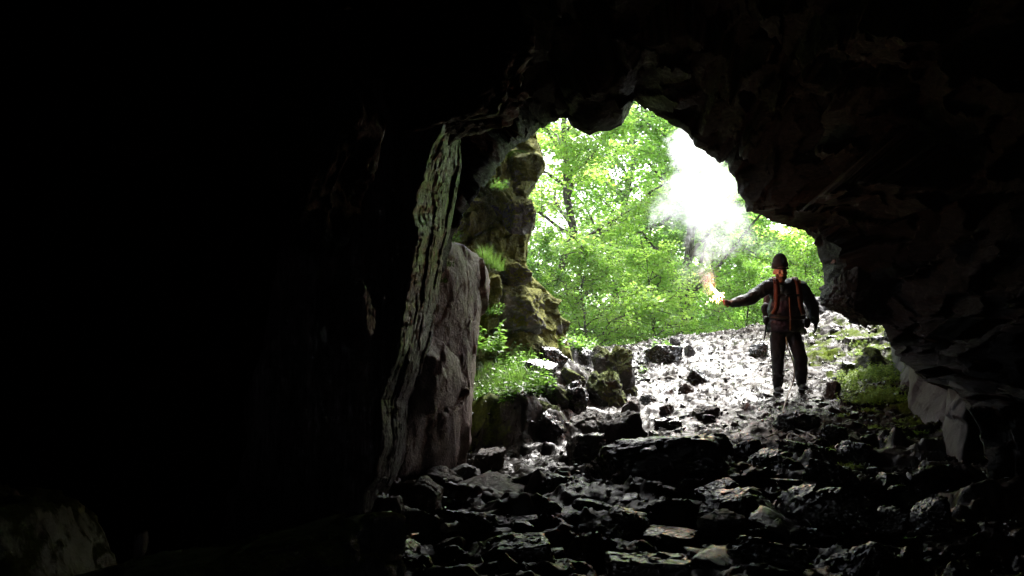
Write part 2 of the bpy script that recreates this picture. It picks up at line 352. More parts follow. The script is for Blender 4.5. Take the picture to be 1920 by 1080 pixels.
# ------------------------------------------------------------------ rocks
_ico = {}
def ico(n):
    if n not in _ico:
        bm = bmesh.new(); bmesh.ops.create_icosphere(bm, subdivisions=n, radius=1); bm.verts.ensure_lookup_table()
        v = np.array([q.co[:] for q in bm.verts]); f = np.array([[w.index for w in q.verts] for q in bm.faces]); bm.free()
        v /= np.linalg.norm(v, axis=1)[:, None]; _ico[n] = (v, f)
    return _ico[n]
def rotm(rx, ry, rz):
    return np.array((Matrix.Rotation(rz, 3, 'Z') @ Matrix.Rotation(ry, 3, 'Y') @ Matrix.Rotation(rx, 3, 'X')))
def rock_verts(seed, dims, rot=(0, 0, 0), n=5, planes=16, p=30, rough=.042, strata=0.0, box=.5):
    r = np.random.RandomState(seed); D, F = ico(n)
    N = r.normal(size=(planes, 3)); N /= np.linalg.norm(N, axis=1)[:, None]; dd = r.uniform(.62, 1.0, planes)
    bx = np.array([[1, 0, 0], [-1, 0, 0], [0, 1, 0], [0, -1, 0], [0, 0, 1], [0, 0, -1]]) + r.normal(size=(6, 3)) * .16
    bx /= np.linalg.norm(bx, axis=1)[:, None]
    N = np.vstack([N, bx]); dd = np.concatenate([dd * (.85 + box * .3), r.uniform(.62, .85, 6)])
    a = np.clip(D @ N.T, 0, None) / dd
    R = (a ** p).sum(1) ** (-1 / p)
    V = D * R[:, None]; ext = np.abs(V).max(0); V = V / ext
    off = r.uniform(0, 50, 3)
    s = max(dims); q = V * np.array(dims) / s
    qw = q + .10 * fbm(q * 4 + off, seed + 8, 3)[:, None]
    nz = fbm(q * 3 + off, seed, 5) * rough * 1.6 + facet(qw * 3.2 + off, seed + 3, 1.0) * rough * 1.0 + facet(qw * 9 + off, seed + 5, 1.0) * rough * .35
    if strata: nz = nz + strata * facet((V + .1 * fbm(q * 2, 3, 3)[:, None]) * np.array([.6, .6, 7]) + off, seed + 9, .1)
    V = V + D * nz[:, None]
    V = V * np.array(dims) * .5
    return V @ rotm(*rot).T, F
RK = [0]
def rock(name, label, c, dims, mat, rot=(0, 0, 0), seed=None, n=6, cat='rock', group=None, parent=None, **kw):
    RK[0] += 1; seed = seed or RK[0] * 7 + 3
    V, F = rock_verts(seed, dims, rot, n, **kw)
    o = link(name, mesh_np(name, V, F), M[mat] if isinstance(mat, str) else mat, parent, Vector(c))
    if parent is None: tag(o, label, cat, group)
    return o
def grock(label, x0, y0, x1, y1, mat, depth=.8, rot=(0, 0, 0), name='boulder', cat='boulder', sink=.25, n=6, seed=None, **kw):
    """a rock resting on the ground whose visible outline is the pixel box; base distance comes from the ground"""
    b = hit((x0 + x1) / 2, y1); Y = b[1]; s = Y / FPX
    w = (x1 - x0) * s; h = (y1 - y0) * s; dp = w * depth
    H = h * (1 + sink) + .02
    Yc = Y + dp * .45
    c = P((x0 + x1) / 2, (y0 + y1) / 2, Yc); 
    k = Yc / Y
    c[2] = P((x0 + x1) / 2, y0, Yc)[2] - H * k / 2
    rd = rot
    return rock(name, label, c, (w * k, dp, H * k), mat, rd, seed, n, cat, **kw)

grock('wide flat topped black boulder lying across the path in the foreground', 1098, 818, 1398, 915, 'wet_rock', .5, (0, rad(-3), rad(6)), n=6, seed=41, box=1)
grock('tall split dark boulder standing left of the wet path', 1112, 641, 1198, 745, 'mossy_rock', .8, n=6, seed=14, box=-.3, planes=9, rough=.07)
grock('mossy rounded boulder in front of the tall split one', 1098, 690, 1182, 768, 'mossy_rock', .9, n=6, seed=27, box=-.3, planes=9, rough=.07)
grock('reddish brown slab tilted beside another below the split boulder', 1108, 766, 1190, 852, 'brown_rock', 1.3, (0, rad(-20), rad(30)), n=6, strata=.03)
grock('darker brown slab leaning on the left of the reddish slab', 1070, 770, 1142, 822, 'brown_rock', 1.0, (0, rad(-25), rad(-10)), strata=.03)
grock('dark round backed boulder with a shiny rim below the brown slabs', 1062, 812, 1142, 870, 'wet_rock', .8, seed=9)
small = [
    (1268, 714, 1304, 742, 'brown_rock', 'small reddish stone on the bright wet path'),
    (1298, 759, 1350, 783, 'brown_rock', 'low brown stone lying alone on the wet path below the person'),
    (1226, 779, 1277, 806, 'wet_rock', 'dark stone just above the wide black boulder'),
    (1214, 808, 1249, 836, 'wet_rock', 'small black stone touching the left end of the wide black boulder'),
    (1196, 739, 1238, 763, 'wet_rock', 'dark stone at the right foot of the split boulder'),
    (1284, 690, 1331, 719, 'wet_rock', 'pointed grey stone in the middle of the wet path'),
    (1166, 744, 1200, 778, 'brown_rock', 'pale brown stone wedged beside the reddish slab'),
    (1236, 758, 1268, 776, 'brown_rock', 'pale topped stone between path stones'),
    (1208, 646, 1282, 684, 'wet_rock', 'flat topped block with a green plant on the crest'),
    (1252, 630, 1276, 652, 'slab_grey', 'pale pointed stone behind the flat topped block'),
    (1282, 645, 1304, 672, 'slab_grey', 'pale grey stone right of the flat topped block'),
    (1076, 648, 1112, 676, 'wet_rock', 'dark stone at the end of the green bank'),
    (1008, 652, 1062, 684, 'wet_rock', 'two humped wet stone on the green bank'),
    (978, 676, 1044, 716, 'wet_rock', 'wet dark stone with bright top below the grass bank'),
    (1404, 644, 1440, 668, 'wet_rock', 'flat dark stone on the crest left of the person'),
    (1576, 629, 1642, 650, 'brown_rock', 'flat brown stone on the upper right bank'),
    (1604, 650, 1668, 694, 'mossy_rock', 'mossy boulder against the right wall'),
    (1546, 712, 1578, 748, 'brown_rock', 'upright reddish stone right of the person'),
    (1660, 604, 1700, 640, 'wet_rock', 'dark stone tucked under the right overhang'),
    (1444, 768, 1536, 816, 'wet_rock', 'dark boulder directly below the feet of the person'),
    (1538, 794, 1592, 832, 'wet_rock', 'triangular black stone on the lower right bank'),
    (1570, 822, 1642, 864, 'wet_rock', 'low black stone beside the moss on the right'),
    (1400, 838, 1476, 884, 'wet_rock', 'black stone left of the coiled rope'),
    (1372, 824, 1432, 866, 'wet_rock', 'black stone at the right end of the wide boulder'),
    (1478, 826, 1566, 868, 'wet_rock', 'flat pale edged slab under the coiled rope'),
    (1166, 894, 1248, 936, 'wet_rock', 'thin sloping slab just below the wide black boulder'),
    (1306, 904, 1392, 948, 'wet_rock', 'rounded black stone right below the wide boulder'),
    (1350, 886, 1392, 912, 'wet_rock', 'small wedge of stone in the wet gully'),
    (1455, 858, 1516, 896, 'wet_rock', 'black stone below the rope slab'),
    (1500, 862, 1606, 924, 'wet_rock', 'large black hump on the right foreground'),
    (1310, 918, 1460, 985, 'wet_rock', 'long black slab with a bright rim in the foreground'),
    (1470, 912, 1650, 1000, 'wet_rock', 'broadest black boulder of the right foreground'),
    (1000, 884, 1096, 936, 'wet_rock', 'dark ledge stone with a grey top left of the wide boulder'),
    (960, 925, 1060, 975, 'wet_rock', 'black block behind the pale fallen stick'),
    (1305, 956, 1400, 1002, 'slab_grey', 'grey flat slab shining in the foreground'),
    (1110, 950, 1220, 1012, 'wet_rock', 'black jagged stone in the middle foreground'),
    (1620, 940, 1700, 1000, 'wet_rock', 'leaning wet slab in the right foreground'),
    (1710, 930, 1790, 1000, 'wet_rock', 'dark block at the foot of the right wall'),
    (1340, 1004, 1500, 1075, 'wet_rock', 'wide black slab with a long shiny edge near the bottom'),
    (1560, 1005, 1700, 1078, 'wet_rock', 'black tilted slab near the bottom right'),
    (1120, 1020, 1290, 1090, 'wet_rock', 'low black slab at the bottom edge'),
    (870, 1000, 1040, 1085, 'wet_rock', 'black stepped slab at the bottom centre'),
    (820, 960, 930, 1010, 'wet_rock', 'black stone under the shiny fallen branch'),
    (985, 768, 1062, 815, 'wet_rock', 'broken wet ledge below the green bank'),
    (1050, 715, 1105, 770, 'wet_rock', 'dark stone left of the mossy boulder'),
    (752, 896, 835, 962, 'brown_rock', 'yellowish broken block at the foot of the striated pillar'),
    (690, 918, 772, 985, 'brown_rock', 'dark block at the base of the striated pillar'),
    (836, 868, 902, 905, 'slab_grey', 'pale layered flat stone on the left scree'),
    (800, 876, 868, 915, 'brown_rock', 'brown tilted stone next to the pale layered one'),
    (880, 842, 950, 880, 'brown_rock', 'brown flat stone on the left scree'),
]
rr_ = random.Random(4)
for (x0, y0, x1, y1, m_, lb) in small:
    big = (x1 - x0) > 90
    w_ = (x1 - x0) / (y1 - y0)
    grock(lb, x0, y0, x1, y1, m_, rr_.uniform(.7, 1.0) if not big else .7, (rad(rr_.uniform(-8, 8)), rad(rr_.uniform(-10, 10)), rad(rr_.uniform(-35, 35)) if w_ < 1.8 else rad(rr_.uniform(-12, 12))),
          name='stone' if not big else 'boulder', cat='stone' if not big else 'boulder', box=rr_.uniform(-.35, .35), strata=rr_.choice([0, .015, .03]), planes=rr_.randint(7, 16))
for (x0, y0, x1, y1, lb) in [(1150, 985, 1330, 1018, 'long thin wet ledge stone left of the wide bottom slab'), (1500, 985, 1640, 1015, 'thin wet ledge stone below the broad right boulder'), (905, 962, 1010, 992, 'thin shiny stone right of the fallen branch'), (1060, 935, 1150, 962, 'flat wet stone left of the jagged middle stone'), (1395, 985, 1470, 1008, 'flat shiny stone right of the grey slab'), (1640, 885, 1720, 912, 'flat stone at the foot of the right slabs')]:
    grock(lb, x0, y0, x1, y1, 'wet_rock', .9, (rad(-6), rad(rr_.uniform(-9, 9)), rad(rr_.uniform(-15, 15))), name='ledge_stone', cat='stone', box=.6, rough=.03)
# big tilted slab sloping up to the left scree
for (x0, y0, x1, y1, lb) in [(985, 752, 1052, 792, 'dark mossy block at the lower corner of the green bank'), (1018, 715, 1068, 762, 'mossy block on the right flank of the green bank'), (1042, 690, 1092, 728, 'mossy stone near the top of the right flank of the green bank')]:
    grock(lb, x0, y0, x1, y1, 'mossy_rock', .9, (0, rad(10), rad(25)), name='stone', cat='stone', box=-.2)
c = hit(880, 950); rock('slab', 'broad dull grey slab sloping up across the left scree', (c[0] + .05, c[1] + .35, c[2] - .02), (1.0, .8, .22), 'brown_rock', (rad(12), rad(-14), rad(15)), 77, 6, 'slab', rough=.03)
c = hit(660, 1040); rock('boulder', 'black jagged boulder with glinting top in the lower left foreground', (c[0], c[1] + .1, c[2] + .02), (1.05, .9, .5), 'wet_rock', (0, rad(12), rad(10)), 78, 6, 'boulder', rough=.05)
rock('boulder', 'pale mossy boulder in the bottom left corner', (-2.06, 3.55, .46), (.80, 1.25, 1.35), 'pale_moss', (rad(-12), rad(-22), rad(2)), 79, 6, 'boulder', rough=.028, planes=6, box=1)
c = P(330, 1130, 3.4); rock('ledge', 'long low dark ledge with a thin mossy crest at the lower left', (c[0], c[1], c[2] - .02), (1.9, .7, .42), 'mossy_rock', (0, rad(-12), 0), 80, 6, 'ledge', box=1)
c = P(262, 1022, 3.5); rock('stone', 'small ribbed grey stone standing on the mossy crest', (c[0], c[1], c[2]), (.05, .06, .11), 'pillar', (0, 0, 0), 81, 5, 'stone', strata=.03)
c = P(1536, 578, 14.6); rock('boulder', 'grey boulder on the crest behind the arm of the person', (c[0], c[1] + .2, c[2] - .05), (.72, .8, .52), 'slab_grey', (0, 0, .3), 82, 6, 'boulder')
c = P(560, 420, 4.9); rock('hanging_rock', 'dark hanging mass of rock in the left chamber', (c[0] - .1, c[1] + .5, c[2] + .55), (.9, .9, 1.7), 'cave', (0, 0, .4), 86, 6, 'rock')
c = P(640, 600, 4.8); rock('hanging_rock', 'faint pale ribbed rock hanging in the dark left chamber', (c[0], c[1] + .3, c[2] + .05), (.24, .3, .34), 'pillar', (rad(0), 0, rad(-25)), 183, 6, 'rock', strata=.0)
# pale outcrop ribs deep in the left chamber
c = P(215, 950, 5.6); rock('rock_rib', 'leaning rib of rock in the dark behind the mossy ledge', c, (.35, .5, 1.9), 'cave', (0, rad(18), 0), 84, 6, 'rock')
# scattered loose stones: individual copies
rs = np.random.RandomState(8)
protos = []
for k in range(12):
    V_, F_ = rock_verts(500 + k, (1, rs.uniform(.6, .95), rs.uniform(.3, .6)), (0, 0, 0), 4, planes=10, rough=.04, strata=.02 if k % 2 else 0)
    protos.append(mesh_np('loose_stone', V_, F_)); protos[-1].materials.append(M['wet_rock' if k % 3 else 'brown_rock'])
def loose(px0, px1, py0, py1, n, smin, smax, label, group, name='loose_stone'):
    for k in range(n):
        px = rs.uniform(px0, px1); py = rs.uniform(py0, py1)
        p = hit(px, py)
        if p[1] > 15.3: continue
        o = bpy.data.objects.new(name, protos[rs.randint(12)]); COL.objects.link(o)
        s = smin + (smax - smin) * rs.uniform() ** 2
        o.location = (p[0], p[1], p[2] + s * .1); o.scale = (s * rs.uniform(.8, 1.4), s, s * rs.uniform(.7, 1.2))
        o.rotation_euler = (rs.uniform(-.35, .35), rs.uniform(-.35, .35), rs.uniform(0, 6.28))
        tag(o, label, 'stone', group)
loose(1180, 1460, 640, 820, 55, .05, .16, 'small loose stone half sunk in the bright wet path', 'loose stones on the wet path')
loose(1500, 1700, 620, 860, 50, .06, .22, 'small loose stone among moss on the right bank', 'loose stones on the mossy right bank')
loose(760, 1110, 760, 960, 40, .05, .20, 'small broken stone on the left scree', 'broken stones on the left scree')
loose(780, 1780, 880, 1075, 26, .15, .42, 'black wet stone in the dark foreground rubble', 'black stones of the foreground rubble')

def gravel():
    r = np.random.RandomState(31); V0, F0 = ico(1); Vs = []; Fs = []; o = 0; n = 5200
    px = np.concatenate([r.uniform(1080, 1720, n // 2), r.uniform(760, 1800, n // 2)]); py = np.concatenate([r.uniform(615, 840, n // 2), r.uniform(690, 1075, n // 2)])
    gx_ = r.uniform(-1.2, 6, n); gy_ = 5 + 11 * r.uniform(size=n) ** .8; hz = Hb(gx_, gy_); zz, zf_ = Hd(gx_, gy_); sz = .008 + .03 * r.uniform(size=n) ** 3
    for k in range(n):
        q = V0 * (r.uniform(.55, 1.2, (len(V0), 1))) * np.array([r.uniform(.8, 1.8), r.uniform(.6, 1.1), r.uniform(.3, .8)]) * sz[k]
        q = q @ rotm(r.uniform(-.5, .5), r.uniform(-.5, .5), r.uniform(0, 6.28)).T + np.array([gx_[k], gy_[k], hz[k] + zz[k] + zf_[k] + sz[k] * .15]); Vs.append(q); Fs.append(F0 + o); o += len(V0)
    g_ = link('gravel', mesh_np('gravel', np.vstack(Vs), np.vstack(Fs)), M['wet_rock']); tag(g_, 'loose wet gravel and shards strewn over the cave floor', 'gravel', kind='stuff')
gravel()

# ------------------------------------------------------------------ striated pillar at the left of the mouth
LE = [(-200, 842), (200, 838), (290, 812), (340, 800), (400, 772), (450, 776), (490, 784), (530, 772), (560, 762), (620, 745), (700, 733), (780, 722), (850, 712), (900, 698), (960, 682), (1100, 640)]
RE = [(-200, 862), (200, 862), (290, 860), (340, 858), (400, 851), (450, 843), (520, 831), (610, 814), (680, 796), (760, 772), (860, 757), (920, 738), (960, 712), (1100, 672)]
LE, RE = np.array(LE, float), np.array(RE, float)
rows = []
pys = np.linspace(150, 1060, 620)
for py in pys:
    xl = np.interp(py, LE[:, 0], LE[:, 1]); xr = np.interp(py, RE[:, 0], RE[:, 1])
    qq = np.array([[py * .012, .5, 3.3]]); jl = float(fbm(qq, 91, 5)[0]) * 26; jr = float(fbm(qq + 9, 95, 5)[0]) * 9
    a = P(xl + jl, py, 6.0); b = P(xr + jr, py, 8.0)
    a0 = a + np.array([-.9, -.10, 0]); b1 = b + np.array([-.5, .7, 0])
    cor = np.array([a0, a + np.array([-.06, 0, 0]), a, a * .5 + b * .5 + np.array([.012, -.02, 0]), b, b1]); w = [0, .25, .30, .6, .85, 1]
    u = np.linspace(0, 1, 150); rows.append(np.stack([np.interp(u, w, cor[:, k]) for k in range(3)], 1))
V = np.array(rows); nr_, nu_ = V.shape[:2]; Vf = V.reshape(-1, 3)
lean = np.array([[1, 0, 0], [0, 1, 0], [-.22, 0, 1]])
q = Vf.copy(); q[:, 0] += (q[:, 2] - 1) * -.2
q += .03 * np.stack([fbm(Vf * 5, 61, 3), fbm(Vf * 5, 62, 3), fbm(Vf * 5, 63, 3)], 1)
dd_ = facet(q * np.array([3.2, 3.2, 1.4]) + 2, 231, 1.0) * .018 * ss(.2, .5, np.tile(np.linspace(0, 1, nu_), nr_)) + facet(q * np.array([9, 9, 1.1]), 201, .8) * .006 + facet(q * np.array([26, 26, 2.2]), 211, .9) * .006 + facet(q * np.array([60, 60, 4]), 221, .9) * .005 + .02 * fbm(q * np.array([2, 2, 1]), 9, 3) + .008 * fbm(q * np.array([30, 30, 6]), 8, 4)
dr = np.array([.55, -.83, 0]); Vf = Vf + dd_[:, None] * dr
o = link('rock_pillar', mesh_np('rock_pillar', Vf, grid_faces(nr_, nu_)), M['pillar'])
tag(o, 'tall leaning grey striated rock edge lit at the left of the cave mouth', 'rock pillar')
# dark overhanging block above the pillar
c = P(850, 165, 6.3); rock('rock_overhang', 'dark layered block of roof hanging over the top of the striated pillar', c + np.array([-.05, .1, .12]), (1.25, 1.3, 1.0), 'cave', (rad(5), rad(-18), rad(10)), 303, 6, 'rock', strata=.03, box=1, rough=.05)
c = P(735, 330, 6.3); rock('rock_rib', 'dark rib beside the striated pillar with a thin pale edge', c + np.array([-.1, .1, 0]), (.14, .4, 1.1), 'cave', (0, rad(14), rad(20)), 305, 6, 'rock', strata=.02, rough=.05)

# ------------------------------------------------------------------ big slabs: outline in pixels at a real distance, with thickness
def plate(name, label, pts, mat, thick=(0, .6, 0), cat='rock slab', seed=1, res=.03, amp=.03, bulge=.06, ribs=(3, 3, 3)):
    """pts: (px, py, Y) outline; filled as a fan-grid from its spine, displaced, with a solid back"""
    O = np.array([P(*p) for p in pts]); c = O.mean(0)
    seg = np.linalg.norm(np.diff(np.vstack([O, O[:1]]), axis=0), axis=1); cum = np.concatenate([[0], np.cumsum(seg)])
    n = int(cum[-1] / res); tt = np.linspace(0, cum[-1], n, endpoint=False); OO = np.vstack([O, O[:1]])
    E = np.stack([np.interp(tt, cum, OO[:, k]) for k in range(3)], 1)
    nrm = np.zeros(3)
    for k in range(len(O)): nrm += np.cross(O[k] - c, O[(k + 1) % len(O)] - c)
    nrm /= np.linalg.norm(nrm)
    if nrm[1] > 0: nrm = -nrm
    m = max(10, int(.5 * np.linalg.norm(E - c, axis=1).mean() * 2 / res))
    th = np.array(thick, float)
    rows = []
    for k in range(m):                         # front: centre to rim
        f = (k + .001) / m; rows.append(c + (E - c) * f + nrm * bulge * math.sqrt(max(0, 1 - f * f)))
    for k in range(12): rows.append(E + th * (k / 11) + (c - E) * .12 * (k / 11) ** 2 * 1)
    rows.append(np.repeat((c + th)[None], n, 0))
    V = np.array(rows); V = np.concatenate([V, V[:, :1]], 1); nr, nu = V.shape[:2]; Vf = V.reshape(-1, 3)
    q = Vf + .05 * np.stack([fbm(Vf * 3, 61, 3), fbm(Vf * 3, 62, 3), fbm(Vf * 3, 63, 3)], 1)
    rb = np.array(ribs, float)
    d = facet(q * rb, seed, .8) * amp + facet(q * rb * 3, seed + 9, .9) * amp * .3 + fbm(Vf * 6, seed, 5) * amp * .6
    Vf = Vf + nrm * d[:, None] + np.array([0, 0, 1]) * (fbm(Vf * 4, seed + 4, 4) * amp * .5)[:, None]
    o = link(name, mesh_np(name, Vf, grid_faces(nr, nu)), M[mat]); tag(o, label, cat); return o
plate('rock_slab', 'tall reddish slab leaning behind the striated pillar', [(846, 452, 8.5), (866, 455, 8.9), (896, 476, 9.4), (915, 520, 9.8), (908, 575, 9.7), (893, 650, 9.4), (878, 760, 9.2), (866, 900, 8.8), (740, 900, 7.9), (770, 700, 8.0), (808, 560, 8.1), (825, 480, 8.2)], 'slab_red', (-.4, .7, 0), seed=5, amp=.026, bulge=.12, ribs=(2, 2, 1.2))
plate('rock_slab', 'rounded dark red rock shell set low against the reddish slab', [(800, 622, 8.15), (830, 640, 8.3), (855, 668, 8.6), (866, 720, 8.7), (858, 800, 8.6), (845, 890, 8.4), (740, 900, 7.7), (770, 760, 7.7), (790, 660, 7.8)], 'slab_red', (-.2, .4, 0), seed=15, amp=.028, bulge=.14, ribs=(2, 2, 1.2))
# right wall slabs
plate('rock_slab', 'pale slab furthest back on the right wall', [(1664, 610, 12.2), (1700, 640, 11.6), (1742, 670, 10.8), (1738, 700, 10.5), (1712, 790, 10.1), (1690, 772, 10.5), (1676, 700, 11.4)], 'slab_grey', (.5, .5, 0), seed=25, amp=.02, bulge=.03, ribs=(2, 2, 1))
plate('rock_slab', 'broad pale grey slab in the middle of the right wall', [(1712, 640, 10.6), (1790, 690, 9.6), (1788, 760, 9.3), (1764, 850, 9.0), (1730, 800, 9.5), (1704, 764, 10.0)], 'slab_grey', (.5, .5, 0), seed=35, amp=.022, bulge=.03, ribs=(2, 2, 1))
plate('rock_slab', 'narrow grey slab nearest on the right wall', [(1780, 712, 8.6), (1822, 738, 8.2), (1815, 800, 8.0), (1800, 880, 7.8), (1775, 852, 8.1), (1768, 800, 8.4)], 'slab_grey', (.5, .4, 0), seed=45, amp=.02, bulge=.03, ribs=(2, 2, 1))
# ruddy patch of the right overhang by the mouth
c = P(1572, 500, 11.6); rock('hanging_rock', 'reddish pendant of rock at the right side of the mouth behind the person', c + np.array([.1, .1, 0]), (.42, .7, 1.15), 'cave_red', (0, rad(6), rad(-25)), 405, 6, 'rock', rough=.05)
c = P(1600, 560, 11.0); rock('hanging_rock', 'dark pointed rock hanging lowest at the right side of the mouth', c, (.58, .7, .64), 'cave', (0, rad(18), 0), 407, 6, 'rock', rough=.06)

# ------------------------------------------------------------------ mossy cliff outside the mouth on the left
def cliff():
    e = [(180, 1000), (240, 1002), (275, 1008), (295, 1016), (315, 1012), (335, 1002), (360, 984), (376, 992), (395, 1001), (420, 996), (452, 985), (480, 983), (505, 986), (528, 1010), (550, 1032), (570, 1040), (600, 1052), (640, 1064), (700, 1080)]
    e = np.array(e, float); rows = []
    for py in np.linspace(180, 700, 300):
        xr = np.interp(py, e[:, 0], e[:, 1]); Yd = 12.4 + (py - 300) * -.0012
        b = P(xr, py, Yd + .5)
        a = b + np.array([-.5, -.45, 0]); a0 = P(700, py, Yd - 1.4); b1 = b + np.array([.05, .5, 0]); b2 = b + np.array([-.8, 2.5, 0]); b3 = b + np.array([-4, 3.5, 0])
        cor = np.array([a0, a, b, b1, b2, b3]); w = [0, .55, .75, .82, .93, 1]
        u = np.linspace(0, 1, 260); rows.append(np.stack([np.interp(u, w, cor[:, k]) for k in range(3)], 1))
    V = np.array(rows)
    nr, nu = V.shape[:2]; Vf = V.reshape(-1, 3)
    q = Vf + .12 * np.stack([fbm(Vf * 2, 61, 4), fbm(Vf * 2, 62, 4), fbm(Vf * 2, 63, 4)], 1)
    f1 = facet(q * np.array([.9, .9, 1.2]), 311, .9); f2 = facet(q * np.array([3.5, 3.5, 4]), 321, .9)
    d = f1 * .14 + f2 * .05 + fbm(Vf * 4, 33, 5) * .10 + facet(q * 9, 331, .9) * .012
    uu = np.tile(np.linspace(0, 1, nu), nr); d = d * (1 - .6 * np.exp(-((uu - .78) / .06) ** 2))
    Vf = Vf + d[:, None] * np.array([.35, -.9, .1])
    o = link('cliff', mesh_np('cliff', Vf, grid_faces(nr, nu)), M['cliff']); tag(o, 'mossy rock cliff outside the left side of the cave mouth', 'cliff')
cliff()
for (px, py, Y, dm, rt, sd, lb) in [
    (985, 312, 12.5, (.46, .6, .42), (0, rad(20), .3), 611, 'moss capped knob of rock at the top of the outside cliff'),
    (975, 405, 12.3, (.40, .6, .62), (0, rad(8), .5), 612, 'bare angular block jutting from the middle of the cliff'),
    (962, 515, 11.9, (.40, .5, .32), (0, rad(-15), .2), 613, 'dark wet block sticking out under the moss shelf'),
    (975, 580, 11.9, (.72, .7, .9), (0, rad(5), .2), 614, 'big bare boulder at the foot of the outside cliff'),
    (1028, 570, 12.6, (.34, .5, .42), (0, rad(30), 0), 615, 'narrow mossy block behind the bare boulder'),
    (1046, 615, 12.8, (.4, .5, .36), (0, rad(25), 0), 616, 'low mossy block at the cliff end by the trees'),
    (915, 560, 11.2, (.36, .5, .8), (0, rad(-4), .2), 617, 'mossy column between the reddish slab and the bare boulder')]:
    rock('cliff_block', lb, P(px, py, Y), dm, 'cliff_bare' if 'bare' in lb[:8] or 'dark wet' in lb else 'cliff', rt, sd, 6, 'rock', rough=.05, planes=9)

# ------------------------------------------------------------------ tubes, leaves, plants
def tube(pts, radii, sides=6, cap=True):
    pts = np.array(pts, float); n = len(pts); V = []; F = []
    T = np.gradient(pts, axis=0); T /= np.linalg.norm(T, axis=1)[:, None] + 1e-9
    for k in range(n):
        a = np.array([0, 0, 1.0]) if abs(T[k][2]) < .9 else np.array([1.0, 0, 0])
        u = np.cross(T[k], a); u /= np.linalg.norm(u); w = np.cross(T[k], u)
        for j in range(sides):
            an = 2 * math.pi * j / sides; V.append(pts[k] + radii[k] * (u * math.cos(an) + w * math.sin(an)))
    for k in range(n - 1):
        for j in range(sides):
            F.append((k * sides + j, k * sides + (j + 1) % sides, (k + 1) * sides + (j + 1) % sides, (k + 1) * sides + j))
    return np.array(V), np.array(F)
def join(parts):
    V = []; F = []; o = 0
    for v, f in parts:
        V.append(v); F.append(np.asarray(f) + o); o += len(v)
    return np.vstack(V), np.vstack(F)
def leaves(C, N, U, S, wide=.62):
    """kite shaped leaves with a folded midrib: 2 quads. C centres, N normals, U directions, S lengths"""
    N = N / np.linalg.norm(N, axis=1)[:, None]; U = U - N * (U * N).sum(1)[:, None]; U /= np.linalg.norm(U, axis=1)[:, None] + 1e-9
    Wd = np.cross(N, U); S = S[:, None]; wd = wide
    b = C - U * S * .5; tip = C + U * S * .5 - N * S * .10
    l = C - U * S * .05 + Wd * S * wd * .5 + N * S * .08; r = C - U * S * .05 - Wd * S * wd * .5 + N * S * .08
    V = np.stack([b, r, tip, l], 1).reshape(-1, 3); i = np.arange(len(C)) * 4
    F = np.concatenate([np.stack([i, i + 1, i + 2], 1), np.stack([i, i + 2, i + 3], 1)])
    return V, F
def make_tree(seed, H=12, spread=3.6, nl=34, nsec=9, nleaf=105, leafs=.10, mat='leaf', low=.12):
    r = np.random.RandomState(seed); parts = []; C = []; D = []
    k = np.linspace(0, 1, 14); tx = np.cumsum(r.normal(0, .16, 14)) * H / 12; ty = np.cumsum(r.normal(0, .16, 14)) * H / 12
    TP = np.stack([tx, ty, k * H], 1); TR = .17 * H / 12 * (1 - k * .88); parts.append(tube(TP, TR, 9))
    for a in range(nl):
        f = low + (1 - low) * (a + r.uniform()) / nl * .97; p0 = np.array([np.interp(f, k, TP[:, j]) for j in range(3)])
        az = a * 2.4 + r.uniform(-.5, .5); ln = spread * (1 - (max(0, f - .35)) ** 1.3 * 1.1) * r.uniform(.7, 1.1); el = .35 + .75 * f + r.uniform(-.35, .35)
        m = 9; q = np.linspace(0, 1, m); dir_ = np.array([math.cos(az) * math.cos(el), math.sin(az) * math.cos(el), math.sin(el)])
        BP = p0 + dir_ * (q * ln)[:, None] + np.cumsum(r.normal(0, .06 * ln / 2, (m, 3)), 0); BP[:, 2] -= q ** 2 * ln * .12
        r0 = np.interp(f, k, TR) * .5; BR = r0 * (1 - q * .85) + .004; parts.append(tube(BP, BR, 5))
        for b in range(nsec):
            g_ = .18 + .8 * (b + r.uniform()) / nsec; s0 = np.array([np.interp(g_, q, BP[:, j]) for j in range(3)])
            az2 = az + r.choice([-1, 1]) * r.uniform(.4, 1.3); l2 = ln * r.uniform(.22, .42) * (1.2 - g_ * .5); el2 = r.uniform(-.25, .5)
            d2 = np.array([math.cos(az2) * math.cos(el2), math.sin(az2) * math.cos(el2), math.sin(el2)])
            q2 = np.linspace(0, 1, 5); SP = s0 + d2 * (q2 * l2)[:, None] + np.cumsum(r.normal(0, .03, (5, 3)), 0); parts.append(tube(SP, .012 * (1 - q2 * .8) + .003, 4))
            nn = int(nleaf * r.uniform(.5, 1.4)); t = r.uniform(.1, 1.12, nn); c = s0 + d2 * (t * l2)[:, None]
            side = np.cross(d2, [0, 0, 1]); side /= np.linalg.norm(side) + 1e-6
            c = c + side * (r.normal(0, .22, nn) * (l2 + .35))[:, None] + np.array([0, 0, 1]) * r.normal(0, .09, nn)[:, None]
            C.append(c); dd = d2 + side * r.normal(0, .9, nn)[:, None] + r.normal(0, .3, (nn, 3)); D.append(dd)
    C = np.vstack(C); D = np.vstack(D); n = len(C)
    N = np.stack([r.normal(0, .75, n), r.normal(0, .75, n) - .35, np.ones(n)], 1)
    Vl, Fl = leaves(C, N, D, leafs * r.uniform(.6, 1.25, n), .7)
    Vb, Fb = join(parts)
    return mesh_np('trunk', Vb, Fb, True), mesh_np('crown', Vl, Fl)
TR_ = [make_tree(1, 12, 3.6, 34, 9, 125, .12), make_tree(2, 13, 4.0, 36, 9, 120, .12), make_tree(3, 10, 3.4, 32, 9, 125, .11, low=.05)]
BU_ = make_tree(9, 4.2, 2.0, 22, 7, 70, .085, low=.04)
mats_for = {}
